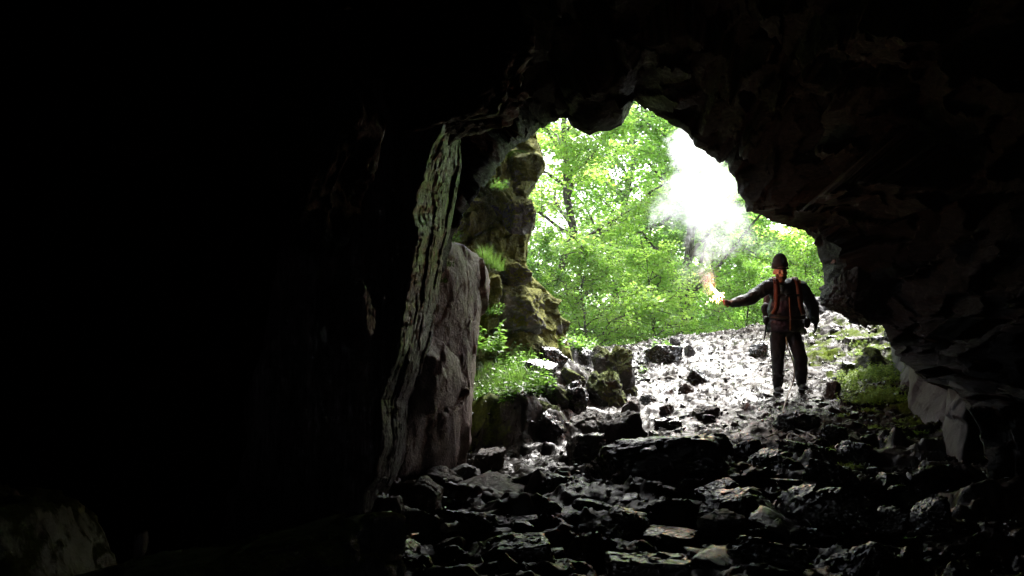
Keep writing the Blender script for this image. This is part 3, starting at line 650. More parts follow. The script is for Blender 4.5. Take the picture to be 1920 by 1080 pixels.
def tree(x, y, pk, s, rz, mat, label, cat='tree', name='deciduous_tree', group='trees outside the cave mouth', zoff=-.3):
    tb, cr = pk
    e = empty(name, (x, y, float(Hb(x, y)) + zoff), rz); e.scale = (s, s, s)
    key = (cr.name, mat)
    if key not in mats_for:
        c2 = cr.copy(); c2.materials.clear(); c2.materials.append(M[mat]); mats_for[key] = c2
    if not tb.materials: tb.materials.append(M['bark'])
    link('trunk', tb, None, e); link('crown', mats_for[key], None, e)
    tag(e, label, cat, group)
TL = [
    (1.4, 20.5, 0, .95, .3, 'leaf2', 'bright leafy tree nearest the mossy cliff, filling the left of the opening'),
    (4.3, 22.5, 1, .95, 1.7, 'leaf', 'broad tree behind the left edge of the smoke'),
    (7.9, 21.5, 2, 1.05, 2.9, 'leaf2', 'light green tree behind the person'),
    (11.5, 24, 0, 1.0, 4.1, 'leaf2', 'light green tree beyond the right side of the mouth'),
    (-2.5, 23, 1, .95, 5.1, 'leaf', 'tree rising behind the mossy cliff'),
    (2.8, 28, 1, 1.15, 2.2, 'leafd', 'darker tree in the second row left of the smoke'),
    (6.6, 29, 0, 1.2, .9, 'leaf', 'tree in the second row straight behind the smoke'),
    (10.8, 31, 1, 1.1, 3.5, 'leaf', 'tree in the second row right of the smoke'),
    (-.8, 31, 2, 1.4, 4.4, 'leafd', 'darker tree in the second row behind the cliff'),
    (15, 30, 2, 1.3, 1.4, 'leaf', 'tree in the second row hidden behind the right overhang'),
    (10, 40, 0, 1.3, 5.6, 'leafd', 'distant dark tree seen in the gaps right of the smoke'),
    (15.5, 41, 1, 1.2, 2.0, 'leafd', 'distant tree at the far right'),
]
for (x_, y_, k_, s_, rz_, m_, lb_) in TL: tree(x_, y_, TR_[k_], s_, rz_, m_, lb_)
BL = [
    (1.7, 17.8, .72, .5, 'leaf2', 'bright bush just over the crest beside the cliff'),
    (3.0, 18.6, .80, 2.1, 'leaf2', 'bright bush over the crest left of the smoke'),
    (4.6, 18.2, .62, 3.3, 'leaf', 'green bush over the crest below the flare'),
    (6.2, 19.2, .8, 4.6, 'leaf2', 'green bush over the crest right behind the person'),
    (0.4, 18.0, .8, 5.4, 'leaf', 'bush squeezed behind the foot of the cliff'),
    (8.4, 19.4, .8, 1.2, 'leaf2', 'bush behind the right pendant of rock'),
]
for (x_, y_, s_, rz_, m_, lb_) in BL: tree(x_, y_, BU_, s_, rz_, m_, lb_, 'bush', 'bush', 'bushes just over the crest', -.15)
# far wood: one mass on the opposite slope
def far_wood():
    r = np.random.RandomState(77); n = 42000
    cx = r.uniform(-35, 70, 260); cy = r.uniform(48, 78, 260); ch = Hb(cx, cy) + r.uniform(1, 9, 260)
    k = r.randint(0, 260, n); C = np.stack([cx[k] + r.normal(0, 1.6, n), cy[k] + r.normal(0, 1.6, n), ch[k] + r.normal(0, 1.5, n)], 1)
    N = np.stack([r.normal(0, .6, n), r.normal(0, .6, n), np.ones(n)], 1); D = r.normal(size=(n, 3))
    V, F = leaves(C, N, D, r.uniform(.3, .55, n), .8)
    o = link('far_wood', mesh_np('far_wood', V, F), M['leafd']); tag(o, 'far green wood beyond the trees', 'wood', kind='stuff')
far_wood()

# herbs, grass, ferns
def grass_mesh(seed, n, h, spread):
    r = np.random.RandomState(seed); V = []; F = []
    for k in range(n):
        a = r.uniform(0, 6.28); d = r.uniform(0, spread) ; b = np.array([math.cos(a) * d, math.sin(a) * d, -.02]); L = h * r.uniform(.5, 1.2); out = np.array([math.cos(a), math.sin(a), 0]) * r.uniform(.2, .9)
        w = np.array([-math.sin(a), math.cos(a), 0]) * r.uniform(.002, .004); o = len(V)
        for j in range(5):
            t = j / 4; p = b + np.array([0, 0, 1]) * L * (t - .35 * t * t * np.linalg.norm(out)) + out * L * t * t * .8; ww = w * (1 - t * .95); V += [p - ww, p + ww]
        for j in range(4): F.append((o + 2 * j, o + 2 * j + 1, o + 2 * j + 3, o + 2 * j + 2))
    return mesh_np('grass', np.array(V), np.array(F))
def herb_mesh(seed, n, h, spread, ls):
    r = np.random.RandomState(seed); parts = []; C = []; D = []; S = []
    for k in range(n):
        a = r.uniform(0, 6.28); d = spread * math.sqrt(r.uniform()); b = np.array([math.cos(a) * d, math.sin(a) * d, -.02]); L = h * r.uniform(.4, 1.15); tp = b + np.array([r.normal(0, .2) * L, r.normal(0, .2) * L, L])
        q = np.linspace(0, 1, 4)[:, None]; SP = b + (tp - b) * q
        v, f = tube(SP, [.002] * 4, 3); parts.append((v, f))
        m = r.randint(5, 11)
        for j in range(m):
            t = .25 + .75 * j / (m - 1); az = j * 2.4 + r.uniform(-.5, .5); dv = np.array([math.cos(az), math.sin(az), r.uniform(0, .5)])
            s = ls * r.uniform(.6, 1.2) * (1.2 - .5 * t); C.append(b + (tp - b) * t + dv * s * .5); D.append(dv); S.append(s)
    C = np.array(C); D = np.array(D); S = np.array(S); n_ = len(C)
    N = np.stack([r.normal(0, .35, n_), r.normal(0, .35, n_), np.ones(n_)], 1)
    vl, fl = leaves(C, N, D, S, .65); vs, fs = join(parts)
    return mesh_np('stems', vs, fs), mesh_np('leaves', vl, fl)
GM = [grass_mesh(k, 90, .2, .09) for k in range(3)]
HM = [herb_mesh(20 + k, 20, .2, .14, .062) for k in range(3)]
YM = [herb_mesh(30 + k, 34, .09, .18, .032) for k in range(3)]
for q_ in GM: q_.materials.append(M['grass'])
for s_, l_ in HM: s_.materials.append(M['grass']); l_.materials.append(M['herb'])
for s_, l_ in YM: s_.materials.append(M['grass']); l_.materials.append(M['yherb'])
def grass(p, s, label, group=None):
    o = link('grass_tuft', GM[rs.randint(3)], None, None, Vector(p)); o.scale = (s, s, s); o.rotation_euler = (0, 0, rs.uniform(0, 6)); tag(o, label, 'grass tuft', group)
def herb(p, s, label, group=None, src=HM, name='leafy_herb'):
    e = empty(name, Vector(p), rs.uniform(0, 6)); e.scale = (s, s, s); a, b = src[rs.randint(3)]
    link('stems', a, None, e); link('leaves', b, None, e); tag(e, label, 'herb', group)
for k in range(30):
    p = hit(rs.uniform(890, 1040), rs.uniform(660, 745)); grass((p[0], p[1] + .1, p[2] + .02), rs.uniform(.7, 1.5), 'soft grass tuft in the green bank beside the reddish slab', 'grass tufts of the green bank')
for k in range(30):
    p = hit(rs.uniform(888, 1040), rs.uniform(655, 765)); herb((p[0], p[1] + .1, p[2] + .02), rs.uniform(.6, 1.3), 'small leafy herb in the green bank beside the reddish slab', 'herbs of the green bank')
for k in range(6):
    p = hit(rs.uniform(1030, 1100), rs.uniform(655, 690)); herb((p[0], p[1] + .3, p[2] + .02), rs.uniform(1.0, 1.8), 'leafy herb at the foot of the outside cliff', 'herbs at the foot of the cliff')
p = P(905, 640, 10.2); herb((p[0], p[1], p[2] - .12), 1.7, 'tall leafy herb standing against the edge of the reddish slab')
p = hit(1240, 672); herb((p[0], p[1] - .05, p[2] + .12), 1.0, 'single leafy plant on the flat topped block')
p = hit(1207, 700); herb((p[0], p[1], p[2]), .5, 'tiny bright plant right of the split boulder')
p = hit(1080, 770); herb((p[0], p[1] - .1, p[2] + .05), .7, 'small plant growing below the mossy boulder')
p = hit(1105, 665); grass((p[0], p[1], p[2]), 1.5, 'grass tuft at the left shoulder of the split boulder')
for k in range(22):
    p = hit(rs.uniform(1590, 1690), rs.uniform(690, 760)); herb((p[0], p[1], p[2] + .02), rs.uniform(.8, 1.4), 'yellow green low herb in the patch by the right wall', 'yellow green herbs by the right wall', YM, 'low_herb')
for k in range(14):
    p = hit(rs.uniform(1560, 1665), rs.uniform(610, 690)); herb((p[0], p[1], p[2] + .01), rs.uniform(.5, .9), 'scattered low herb on the upper right bank', 'low herbs on the upper right bank', YM, 'low_herb')
for k in range(12):
    p = hit(rs.uniform(1570, 1760), rs.uniform(770, 900)); herb((p[0], p[1], p[2] + .0), rs.uniform(.4, .8), 'dim low herb in the shaded moss of the right bank', 'low herbs in the shaded moss', YM, 'low_herb')
for (px, py, Y, s) in [(908, 482, 11.4, 1.4), (918, 492, 11.4, 1.5), (928, 500, 11.5, 1.4), (938, 505, 11.6, 1.3)]:
    grass(P(px, py, Y - .3), s * .75, 'grass hanging from the mossy shelf of the outside cliff', 'grass on the cliff shelf')
for (px, py, Y, s) in [(935, 355, 11.9, .8), (851, 455, 8.45, .5), (840, 500, 8.3, .35), (831, 530, 8.2, .3), (925, 590, 10.9, .7), (920, 660, 10.6, .9)]:
    herb(P(px, py, Y), s, {935: 'small leafy plant high on the mossy cliff', 851: 'small bright plant at the top corner of the reddish slab', 840: 'tiny plant in the crack beside the striated pillar', 831: 'lowest tiny plant in the crack beside the pillar', 925: 'leafy plant on the mossy column', 920: 'leafy plant below the mossy column'}[px])
# fern hanging from the lip
def fern():
    r = np.random.RandomState(3); C = []; D = []; S = []; parts = []
    for f in range(5):
        az = -2.6 + f * .5; pts = []
        for j in range(14):
            t = j / 13; pts.append(np.array([math.cos(az) * .2 * t, math.sin(az) * .15 * t, .03 * t - .2 * t * t]))
        parts.append(tube(pts, [.0015] * 14, 3))
        for j in range(2, 14):
            for sd in (-1, 1):
                C.append(pts[j] + np.array([sd * .02, 0, -.005])); D.append(np.array([sd, -.1, -.3])); S.append(.055 * (1 - j / 15))
    v, f_ = leaves(np.array(C), np.tile([0, -.7, 1.0], (len(C), 1)), np.array(D), np.array(S), .4)
    e = empty('fern', Vector(P(972, 282, 10.3))); vs, fs = join(parts)
    link('stems', mesh_np('stems', vs, fs), M['grass'], e); link('fronds', mesh_np('fronds', v, f_), M['herb'], e)
    tag(e, 'small bright fern hanging under the roof lip by the cliff top', 'fern')
fern()

# fallen sticks
def stick(pts, r0, r1, label, name='fallen_branch'):
    Pp = [P(*q) for q in pts]; Pp = np.array(Pp); n = 24; t = np.linspace(0, 1, n); s = np.linspace(0, 1, len(Pp))
    Q_ = np.stack([np.interp(t, s, Pp[:, k]) for k in range(3)], 1) + np.random.RandomState(5).normal(0, .004, (n, 3)); v, f = tube(Q_, r0 + (r1 - r0) * t, 8)
    o = link(name, mesh_np(name, v, f, True), M['stick']); tag(o, label, 'branch')
def gd(px, py, up=.06): 
    p = hit(px, py + 0); return (px, py, p[1] - up)
stick([gd(832, 992, .3), gd(868, 982, .3), gd(905, 968, .3), gd(945, 957, .3)], .032, .022, 'shiny bark covered branch lying at the left foreground')
stick([gd(985, 942, .25), gd(1015, 934, .25), gd(1048, 922, .25)], .022, .016, 'short pale stick between black stones left of the wide boulder')

# ------------------------------------------------------------------ person
base = hit(1480, 737)
PX, PY, PZ = base[0], base[1], base[2]
KS = PY / 11.4
print('person at', base, 'scale', KS)
person = empty('person', (PX, PY, PZ)); person.scale = (KS, KS, KS)
tag(person, 'man in dark teal and purple jacket and beanie holding a burning flare at arm length', 'person')
M['skin'] = cloth_mat('skin', (.42, .22, .15), .55, 30, .15)
M['jacket'] = cloth_mat('jacket_teal', (.05, .11, .13), .6)
M['purple'] = cloth_mat('jacket_purple', (.06, .022, .05), .6)
M['trouser'] = cloth_mat('trousers', (.016, .014, .018), .8)
M['beanie'] = cloth_mat('beanie_wool', (.016, .012, .013), .95, 120)
M['glove'] = cloth_mat('glove', (.05, .025, .02), .8)
M['boot'] = cloth_mat('boot', (.010, .008, .007), .7)
M['orange'] = cloth_mat('orange_webbing', (.115, .026, .010), .7)
M['black'] = cloth_mat('black_webbing', (.012, .012, .013), .6)
M['bag'] = cloth_mat('pack_fabric', (.05, .018, .022), .7)
M['cord'] = cloth_mat('pale_rope', (.45, .40, .33), .8)
M['beard'] = cloth_mat('beard', (.10, .045, .02), .9)
def cap(p0, r0, p1, r1, flat=1.0, seg=14):
    """tapered capsule, flattened front to back"""
    p0 = np.array(p0, float); p1 = np.array(p1, float); d = p1 - p0; L = np.linalg.norm(d); d = d / L
    pts = []; rd = []
    for a in np.linspace(-90, 0, 6)[:]: pts.append(p0 + d * r0 * math.sin(rad(a))); rd.append(max(.0008, r0 * math.cos(rad(a))))
    for a in np.linspace(0, 90, 6)[:]: pts.append(p1 + d * r1 * math.sin(rad(a))); rd.append(max(.0008, r1 * math.cos(rad(a))))
    a = np.array([0, 1.0, 0]) if abs(d[1]) < .9 else np.array([1.0, 0, 0]); u = np.cross(d, a); u /= np.linalg.norm(u); w = np.cross(d, u)
    V = []
    for q, r in zip(pts, rd):
        for j in range(seg):
            an = 2 * math.pi * j / seg; V.append(q + r * (u * math.cos(an) + w * math.sin(an) * flat))
    n = len(pts); F = [(k * seg + j, k * seg + (j + 1) % seg, (k + 1) * seg + (j + 1) % seg, (k + 1) * seg + j) for k in range(n - 1) for j in range(seg)]
    V.append(pts[0]); V.append(pts[-1]); a0 = len(V) - 2
    tris = [(a0, (j + 1) % seg, j, j) for j in range(seg)] + [(a0 + 1, (n - 1) * seg + j, (n - 1) * seg + (j + 1) % seg, (n - 1) * seg + (j + 1) % seg) for j in range(seg)]
    return V, F, tris
def ell(c, r, rot=(0, 0, 0)):
    V, F = ico(3); V = (V * np.array(r)) @ rotm(*rot).T + np.array(c); return V, F, []
def body(name, prims, mat, parent, voxel=.012, smooth=6, disp=0, label=None):
    bm = bmesh.new()
    for pr in prims:
        V, F, T = pr; vs = [bm.verts.new(tuple(v)) for v in V]
        for f in list(F) + list(T):
            ids = []
            for i in f:
                if i not in ids: ids.append(int(i))
            if len(ids) >= 3:
                try: bm.faces.new([vs[i] for i in ids])
                except ValueError: pass
    bmesh.ops.recalc_face_normals(bm, faces=bm.faces)
    me = bpy.data.meshes.new(name); bm.to_mesh(me); bm.free(); o = link(name, me, mat, parent)
    r = o.modifiers.new('r', 'REMESH'); r.mode = 'VOXEL'; r.voxel_size = voxel; r.use_smooth_shade = True
    s = o.modifiers.new('s', 'SMOOTH'); s.iterations = smooth; s.factor = .5
    if disp:
        tx = bpy.data.textures.new('folds', 'CLOUDS'); tx.noise_scale = .09
        dm = o.modifiers.new('d', 'DISPLACE'); dm.texture = tx; dm.strength = disp; dm.mid_level = .5; dm.texture_coords = 'LOCAL'
    if label: o['label'] = label
    return o
HX, HY, HZ = -.105, -.075, 1.55    # head centre
SH_L, EL_L, WR_L = (-.245, .0, 1.365), (-.51, -.05, 1.20), (-.735, -.13, 1.145)
SH_R, EL_R, WR_R = (.185, .0, 1.355), (.325, .03, 1.14), (.345, -.03, .925)
def hand_grip(c):
    c = np.array(c); pr = [ell(c, (.045, .03, .038)), cap(c + (.05, .015, 0), .03, c, .034)]
    for k in range(4):       # fingers closed round the flare tube
        z = .026 - k * .018; r = .0105 - .0008 * k; o = c + np.array([-.012, 0, z])
        a = o + (0, -.025, 0); b = o + (-.035, -.035, .002); d = o + (-.048, -.008, .002); e = o + (-.028, .008, 0)
        pr += [cap(a, r, b, r), cap(b, r, d, r * .9), cap(d, r * .9, e, r * .85)]
    pr += [cap(c + (0, .02, .02), .013, c + (-.03, .022, .036), .011), cap(c + (-.03, .022, .036), .011, c + (-.048, .0, .04), .009)]
    return pr
def hand_hang(c):
    c = np.array(c); pr = [ell(c + (0, 0, -.05), (.022, .042, .05)), cap(c, .026, c + (0, 0, -.04), .03)]
    for k in range(4):
        y = -.033 + k * .021; L = [.03, .036, .034, .026][k]; r = .0105 - .0006 * k; o = c + np.array([.0, y, -.09])
        a = o + (-.006, 0, -L); b = a + (-.016, -.003, -L * .8); d = b + (-.016, 0, -L * .4)
        pr += [cap(o, r, a, r), cap(a, r, b, r * .92), cap(b, r * .92, d, r * .85)]
    pr += [cap(c + (-.005, -.03, -.03), .014, c + (-.02, -.055, -.065), .012), cap(c + (-.02, -.055, -.065), .012, c + (-.028, -.05, -.095), .010)]
    return pr
HG = np.array((-.80, -.15, 1.145))
pr = [ell((HX, HY, HZ + .02), (.078, .095, .105)), ell((HX, HY - .03, HZ - .055), (.056, .062, .055)), cap((HX + .01, -.03, 1.36), .06, (HX, HY + .02, HZ - .03), .056),
      cap((HX, HY - .09, HZ + .015), .011, (HX, HY - .108, HZ - .022), .017), ell((HX, HY - .098, HZ - .058), (.028, .014, .010)), ell((HX, HY - .085, HZ - .092), (.024, .02, .018)),
      ell((HX - .03, HY - .085, HZ + .028), (.022, .014, .007)), ell((HX + .03, HY - .085, HZ + .028), (.022, .014, .007)), ell((HX - .04, HY - .07, HZ - .02), (.022, .02, .02)), ell((HX + .04, HY - .07, HZ - .02), (.022, .02, .02)),
      ell((HX - .082, HY + .01, HZ - .01), (.012, .02, .032)), ell((HX + .082, HY + .01, HZ - .01), (.012, .02, .032)),
      ell((-.03, 0, 1.2), (.16, .1, .2)), ell((-.03, 0, .95), (.15, .1, .2)),
      cap(SH_L, .055, EL_L, .045), cap(EL_L, .045, WR_L, .03), cap(WR_L, .03, HG + (.05, .01, 0), .028), cap(SH_R, .055, EL_R, .045), cap(EL_R, .045, WR_R, .03),
      cap((-.03, 0, 1.35), .07, SH_L, .06), cap((-.03, 0, 1.35), .07, SH_R, .06),
      cap((-.12, 0, .85), .08, (-.145, -.03, .47), .055), cap((-.145, -.03, .47), .052, (-.145, .0, .1), .035), cap((.05, 0, .85), .08, (.12, -.07, .48), .055), cap((.12, -.07, .48), .052, (.17, .02, .12), .035)]
body('body', pr, M['skin'], person, .006, 3)
body('glove', hand_grip(HG), M['glove'], person, .005, 2, label='dark glove closed round the flare')
body('glove', hand_hang(WR_R) + [cap(WR_R, .036, (WR_R[0], WR_R[1], WR_R[2] + .05), .036)], M['black'], person, .005, 2, label='black glove hanging open')
# eyes and brows
for s_ in (-1, 1):
    v, f, _ = ell((HX + s_ * .031, HY - .083, HZ + .008), (.012, .008, .006)); e = link('eye', mesh_np('eye', v, f, True), M['black'], person)
    v, f, _ = ell((HX + s_ * .032, HY - .098, HZ + .032), (.021, .006, .005), (0, rad(s_ * 6), 0)); e = link('eyebrow', mesh_np('eyebrow', v, f, True), M['beard'], person)
body('beard', [ell((HX, HY - .072, HZ - .095), (.05, .038, .035)), ell((HX - .05, HY - .03, HZ - .065), (.02, .04, .04)), ell((HX + .05, HY - .03, HZ - .065), (.02, .04, .04)), ell((HX, HY - .106, HZ - .047), (.032, .009, .007))], M['beard'], person, .007, 2, .006)
bn = body('beanie', [ell((HX, HY + .015, HZ + .125), (.092, .106, .118)), ell((HX, HY + .015, HZ + .09), (.105, .118, .072))], M['beanie'], person, .008, 4, .006)
v, f = tube([(HX + .099 * math.cos(a), HY + .015 + .112 * math.sin(a), HZ + .05 + .02 * math.sin(a)) for a in np.linspace(0, 2 * math.pi, 30)], [.011] * 30, 10)
rim = link('brim', mesh_np('brim', v, f, True), M['beanie'], bn)
jk = body('jacket', [ell((-.03, .0, 1.27), (.205, .15, .17)), ell((-.035, -.01, 1.06), (.225, .165, .22)), ell((-.035, -.005, .88), (.25, .17, .15)), cap((-.27, 0, .80), .03, (.21, 0, .80), .03, 1), ell((-.035, 0, .82), (.245, .165, .07)),
     cap((-.10, .02, 1.39), .10, SH_L, .088), cap((.04, .02, 1.38), .10, SH_R, .086),
     cap(SH_L, .090, EL_L, .082), cap(EL_L, .082, WR_L, .056), cap(SH_R, .088, EL_R, .080), cap(EL_R, .080, WR_R, .056),
     cap((EL_L[0] + .05, EL_L[1], EL_L[2] - .01), .062, (EL_L[0] - .08, EL_L[1] - .02, EL_L[2] - .02), .052)], M['jacket'], person, .011, 6, .035)
# two colour jacket: purple below the chest
def two_tone():
    m, t, b = new_mat('two_tone_jacket'); tc = t.nodes.new('ShaderNodeTexCoord'); s = t.nodes.new('ShaderNodeSeparateXYZ'); t.links.new(tc.outputs['Object'], s.inputs[0])
    n = noise_n(t, 10, 5, .6, tc.outputs['Object'])
    inx = mth(t, 'LESS_THAN', mth(t, 'ABSOLUTE', mth(t, 'ADD', s.outputs[0], .03)), .215)
    low = mth(t, 'LESS_THAN', mth(t, 'ADD', s.outputs[2], mth(t, 'MULTIPLY', s.outputs[0], -.15)), 1.19)
    c = mixc(t, mth(t, 'MULTIPLY', inx, low), (.028, .072, .095), (.05, .026, .062))
    c2 = mixc(t, n.outputs[0], (.01, .012, .016), c); t.links.new(c2, b.inputs['Base Color']); b.inputs['Roughness'].default_value = .55
    bp = t.nodes.new('ShaderNodeBump'); bp.inputs['Strength'].default_value = .6; bp.inputs['Distance'].default_value = .03; t.links.new(n.outputs[0], bp.inputs['Height']); t.links.new(bp.outputs[0], b.inputs['Normal'])
    return m
jk.data.materials.clear(); jk.data.materials.append(two_tone())
body('collar', [cap((HX - .075, -.03, 1.415), .038, (HX - .01, -.10, 1.37), .03), cap((HX + .085, -.03, 1.41), .038, (HX + .02, -.10, 1.37), .03), cap((HX - .10, .0, 1.43), .052, (HX, .075, 1.44), .06), cap((HX + .115, .0, 1.42), .052, (HX, .075, 1.44), .05)], M['jacket'], person, .009, 3, .01)
body('trousers', [ell((-.035, 0, .80), (.19, .13, .12)), cap((-.125, 0, .76), .105, (-.145, -.03, .47), .088), cap((-.145, -.03, .47), .088, (-.145, 0, .12), .068), cap((.06, 0, .76), .10, (.125, -.07, .48), .088), cap((.125, -.07, .48), .088, (.168, .02, .14), .068), ell((.13, -.09, .5), (.07, .05, .08)),
     ell((-.145, -.02, .23), (.085, .08, .05)), ell((.165, 0, .25), (.083, .08, .05))], M['trouser'], person, .011, 5, .035)
for (cx, cy, cz) in ((-.145, -.01, 0.0), (.175, .02, .04)):
    b_ = body('boot', [cap((cx, cy + .03, cz + .16), .052, (cx, cy + .04, cz + .06), .048), ell((cx, cy - .04, cz + .04), (.047, .12, .045)), ell((cx, cy - .09, cz + .035), (.045, .07, .035))], M['boot'], person, .008, 3)
    v, f, _ = ell((cx, cy - .03, cz + .008), (.052, .145, .016)); link('sole', mesh_np('sole', v, f, True), M['black'], b_)
# backpack with harness
bag = empty('backpack', (PX, PY, PZ)); bag.scale = (KS, KS, KS); tag(bag, 'climbing backpack with orange shoulder straps worn by the man', 'backpack')
body('pack_body', [ell((-.06, .24, 1.2), (.18, .13, .25)), ell((-.06, .23, .98), (.2, .12, .13)), ell((-.25, .12, 1.08), (.05, .06, .10))], M['bag'], bag, .012, 5, .03)
def band(pts, w, mat, name, parent, thick=.007, up=(0, 0, 1)):
    pts = np.array(pts, float); n = 24; s = np.linspace(0, 1, len(pts)); t = np.linspace(0, 1, n)
    Q_ = np.stack([np.interp(t, s, pts[:, k]) for k in range(3)], 1); Q_[1:-1] = Q_[1:-1] * .5 + (Q_[2:] + Q_[:-2]) * .25
    T = np.gradient(Q_, axis=0); T /= np.linalg.norm(T, axis=1)[:, None]; nrm = np.array([0, -1.0, .15]); V = []
    for k in range(n):
        sd = np.cross(T[k], nrm); sd /= np.linalg.norm(sd); nn = np.cross(sd, T[k])
        for a, b in ((-1, -1), (1, -1), (1, 1), (-1, 1)): V.append(Q_[k] + sd * w / 2 * a + nn * thick * b)
    F = [(k * 4 + j, k * 4 + (j + 1) % 4, k * 4 + 4 + (j + 1) % 4, k * 4 + 4 + j) for k in range(n - 1) for j in range(4)] + [(0, 1, 2, 3), ((n - 1) * 4, (n - 1) * 4 + 3, (n - 1) * 4 + 2, (n - 1) * 4 + 1)]
    return link(name, mesh_np(name, np.array(V), np.array(F), False), mat, parent)
for s_ in (-1, 1):
    x0 = -.04 + s_ * .135
    band([(x0 - s_ * .02, .07, 1.47), (x0 - s_ * .01, -.05, 1.475), (x0, -.125, 1.42), (x0, -.165, 1.32), (x0 + s_ * .005, -.182, 1.2), (x0 + s_ * .02, -.185, 1.08), (x0 + s_ * .06, -.15, 1.0)], .062, M['orange'], 'shoulder_strap', bag)
    band([(x0 + s_ * .03, -.125, 1.44), (x0 + s_ * .035, -.16, 1.3), (x0 + s_ * .045, -.178, 1.15)], .012, M['orange'], 'strap_edge', bag)
band([(-.175, -.195, 1.24), (-.04, -.205, 1.25), (.10, -.195, 1.24)], .026, M['black'], 'chest_strap', bag)
band([(-.26, -.08, .97), (-.17, -.175, .955), (-.035, -.205, .95), (.10, -.18, .955), (.2, -.08, .97)], .045, M['black'], 'hip_belt', bag)
band([(-.035, -.205, 1.22), (-.035, -.21, 1.1), (-.03, -.215, .97), (-.03, -.20, .8)], .022, M['orange'], 'front_strap', bag)
body('pouch', [ell((-.285, -.02, .93), (.035, .05, .06))], M['black'], bag, .008, 3, .01)
body('pouch', [ell((.235, -.03, .90), (.045, .05, .075))], M['black'], bag, .008, 3, .01)
v, f = tube([(-.29, -.04, .9), (-.30, -.05, .8), (-.315, -.05, .72), (-.335, -.05, .63)], [.012, .014, .010, .006], 8); link('gear_sling', mesh_np('gear_sling', v, f, True), M['black'], bag)
v, f = tube([(-.31, -.05, .95), (-.335, -.06, .91), (-.30, -.06, .86), (-.29, -.05, .9), (-.31, -.05, .95)], [.005] * 5, 6); link('karabiner', mesh_np('karabiner', v, f, True), M['black'], bag)

# ------------------------------------------------------------------ flare
fl = empty('flare', (PX, PY, PZ)); fl.scale = (KS, KS, KS); tag(fl, 'burning red hand flare held out at arm length by the man', 'flare')
f0 = HG + np.array([-.02, -.012, -.03]); f1_ = HG + np.array([-.115, -.03, .075]); dv = (f1_ - f0) / np.linalg.norm(f1_ - f0)
v, f = tube([f0 - dv * .03, f0, f1_], [.013, .013, .013], 14); link('tube', mesh_np('tube', v, f, True), cloth_mat('flare_paper', (.35, .03, .02), .6), fl)
v, f = tube([f1_ - dv * .012, f1_ + dv * .004], [.0145, .0145], 14); link('cap_ring', mesh_np('cap_ring', v, f, True), M['black'], fl)
tipp = f1_ + dv * .01
fp = [tipp, tipp + dv * .02, tipp + dv * .045 + (.004, 0, .004), tipp + dv * .065 + (-.006, 0, .012), tipp + dv * .085 + (-.01, 0, .03)]
v, f = tube(fp, [.011, .024, .019, .012, .002], 12); v = v + (fbm(v * 45, 3, 3) * .016)[:, None] * np.array([1, .5, 1]); link('flame', mesh_np('flame', v, f, True), emis_mat('flame_core', (1, .62, .38), 30), fl)
v, f = tube([tipp + dv * .04 + (0, .01, .0), tipp + dv * .10 + (-.03, .01, .05), tipp + dv * .11 + (-.03, .01, .06), tipp + dv * .11 + (-.035, .01, .085)], [.012, .018, .010, .002], 9); link('flame', mesh_np('flame', v, f, True), emis_mat('flame_tongue', (1, .30, .12), 3), fl)
r = np.random.RandomState(6); prt = []
for k in range(46):      # sparks thrown from the burning tip
    a = r.uniform(-2.6, 0.2); l0 = r.uniform(.02, .10); ln = r.uniform(.008, .03); dd2 = np.array([math.cos(a), r.normal(0, .4), math.sin(a)]); o_ = tipp + dv * .05
    prt.append(tube([o_ + dd2 * l0, o_ + dd2 * (l0 + ln) + (0, 0, -.01)], [.0012, .0006], 3))
v, f = join(prt); e = link('sparks', mesh_np('sparks', v, f), emis_mat('spark', (1, .45, .2), 12), fl); tag(e, kind='stuff')
lp = bpy.data.lights.new('flare_light', 'POINT'); lp.energy = 1.6; lp.color = (1, .22, .09); lp.shadow_soft_size = .04
lo_ = bpy.data.objects.new('flare_light', lp); COL.objects.link(lo_); lo_.parent = fl; lo_.location = Vector(tipp + dv * .09 + np.array([0, -.03, .03]))
# falling water drips from the arch, thin bright streaks in front of the man
prt = []
for (px, y0, y1) in [(1428, 712, 735), (1431, 745, 765), (1427, 690, 704), (1434, 722, 731), (1424, 750, 762)]:
    a = P(px, y0, 10.6); b = P(px, y1, 10.6); prt.append(tube([a, b], [.0022, .003], 4))
v, f = join(prt); m, t, b = new_mat('water'); b.inputs['Roughness'].default_value = .05; b.inputs['Base Color'].default_value = (.9, .95, 1, 1); b.inputs['Alpha'].default_value = .9
e = link('water_drips', mesh_np('water_drips', v, f), m); tag(e, 'thin streak of falling water drops left of the legs of the man', 'water drips', kind='stuff')

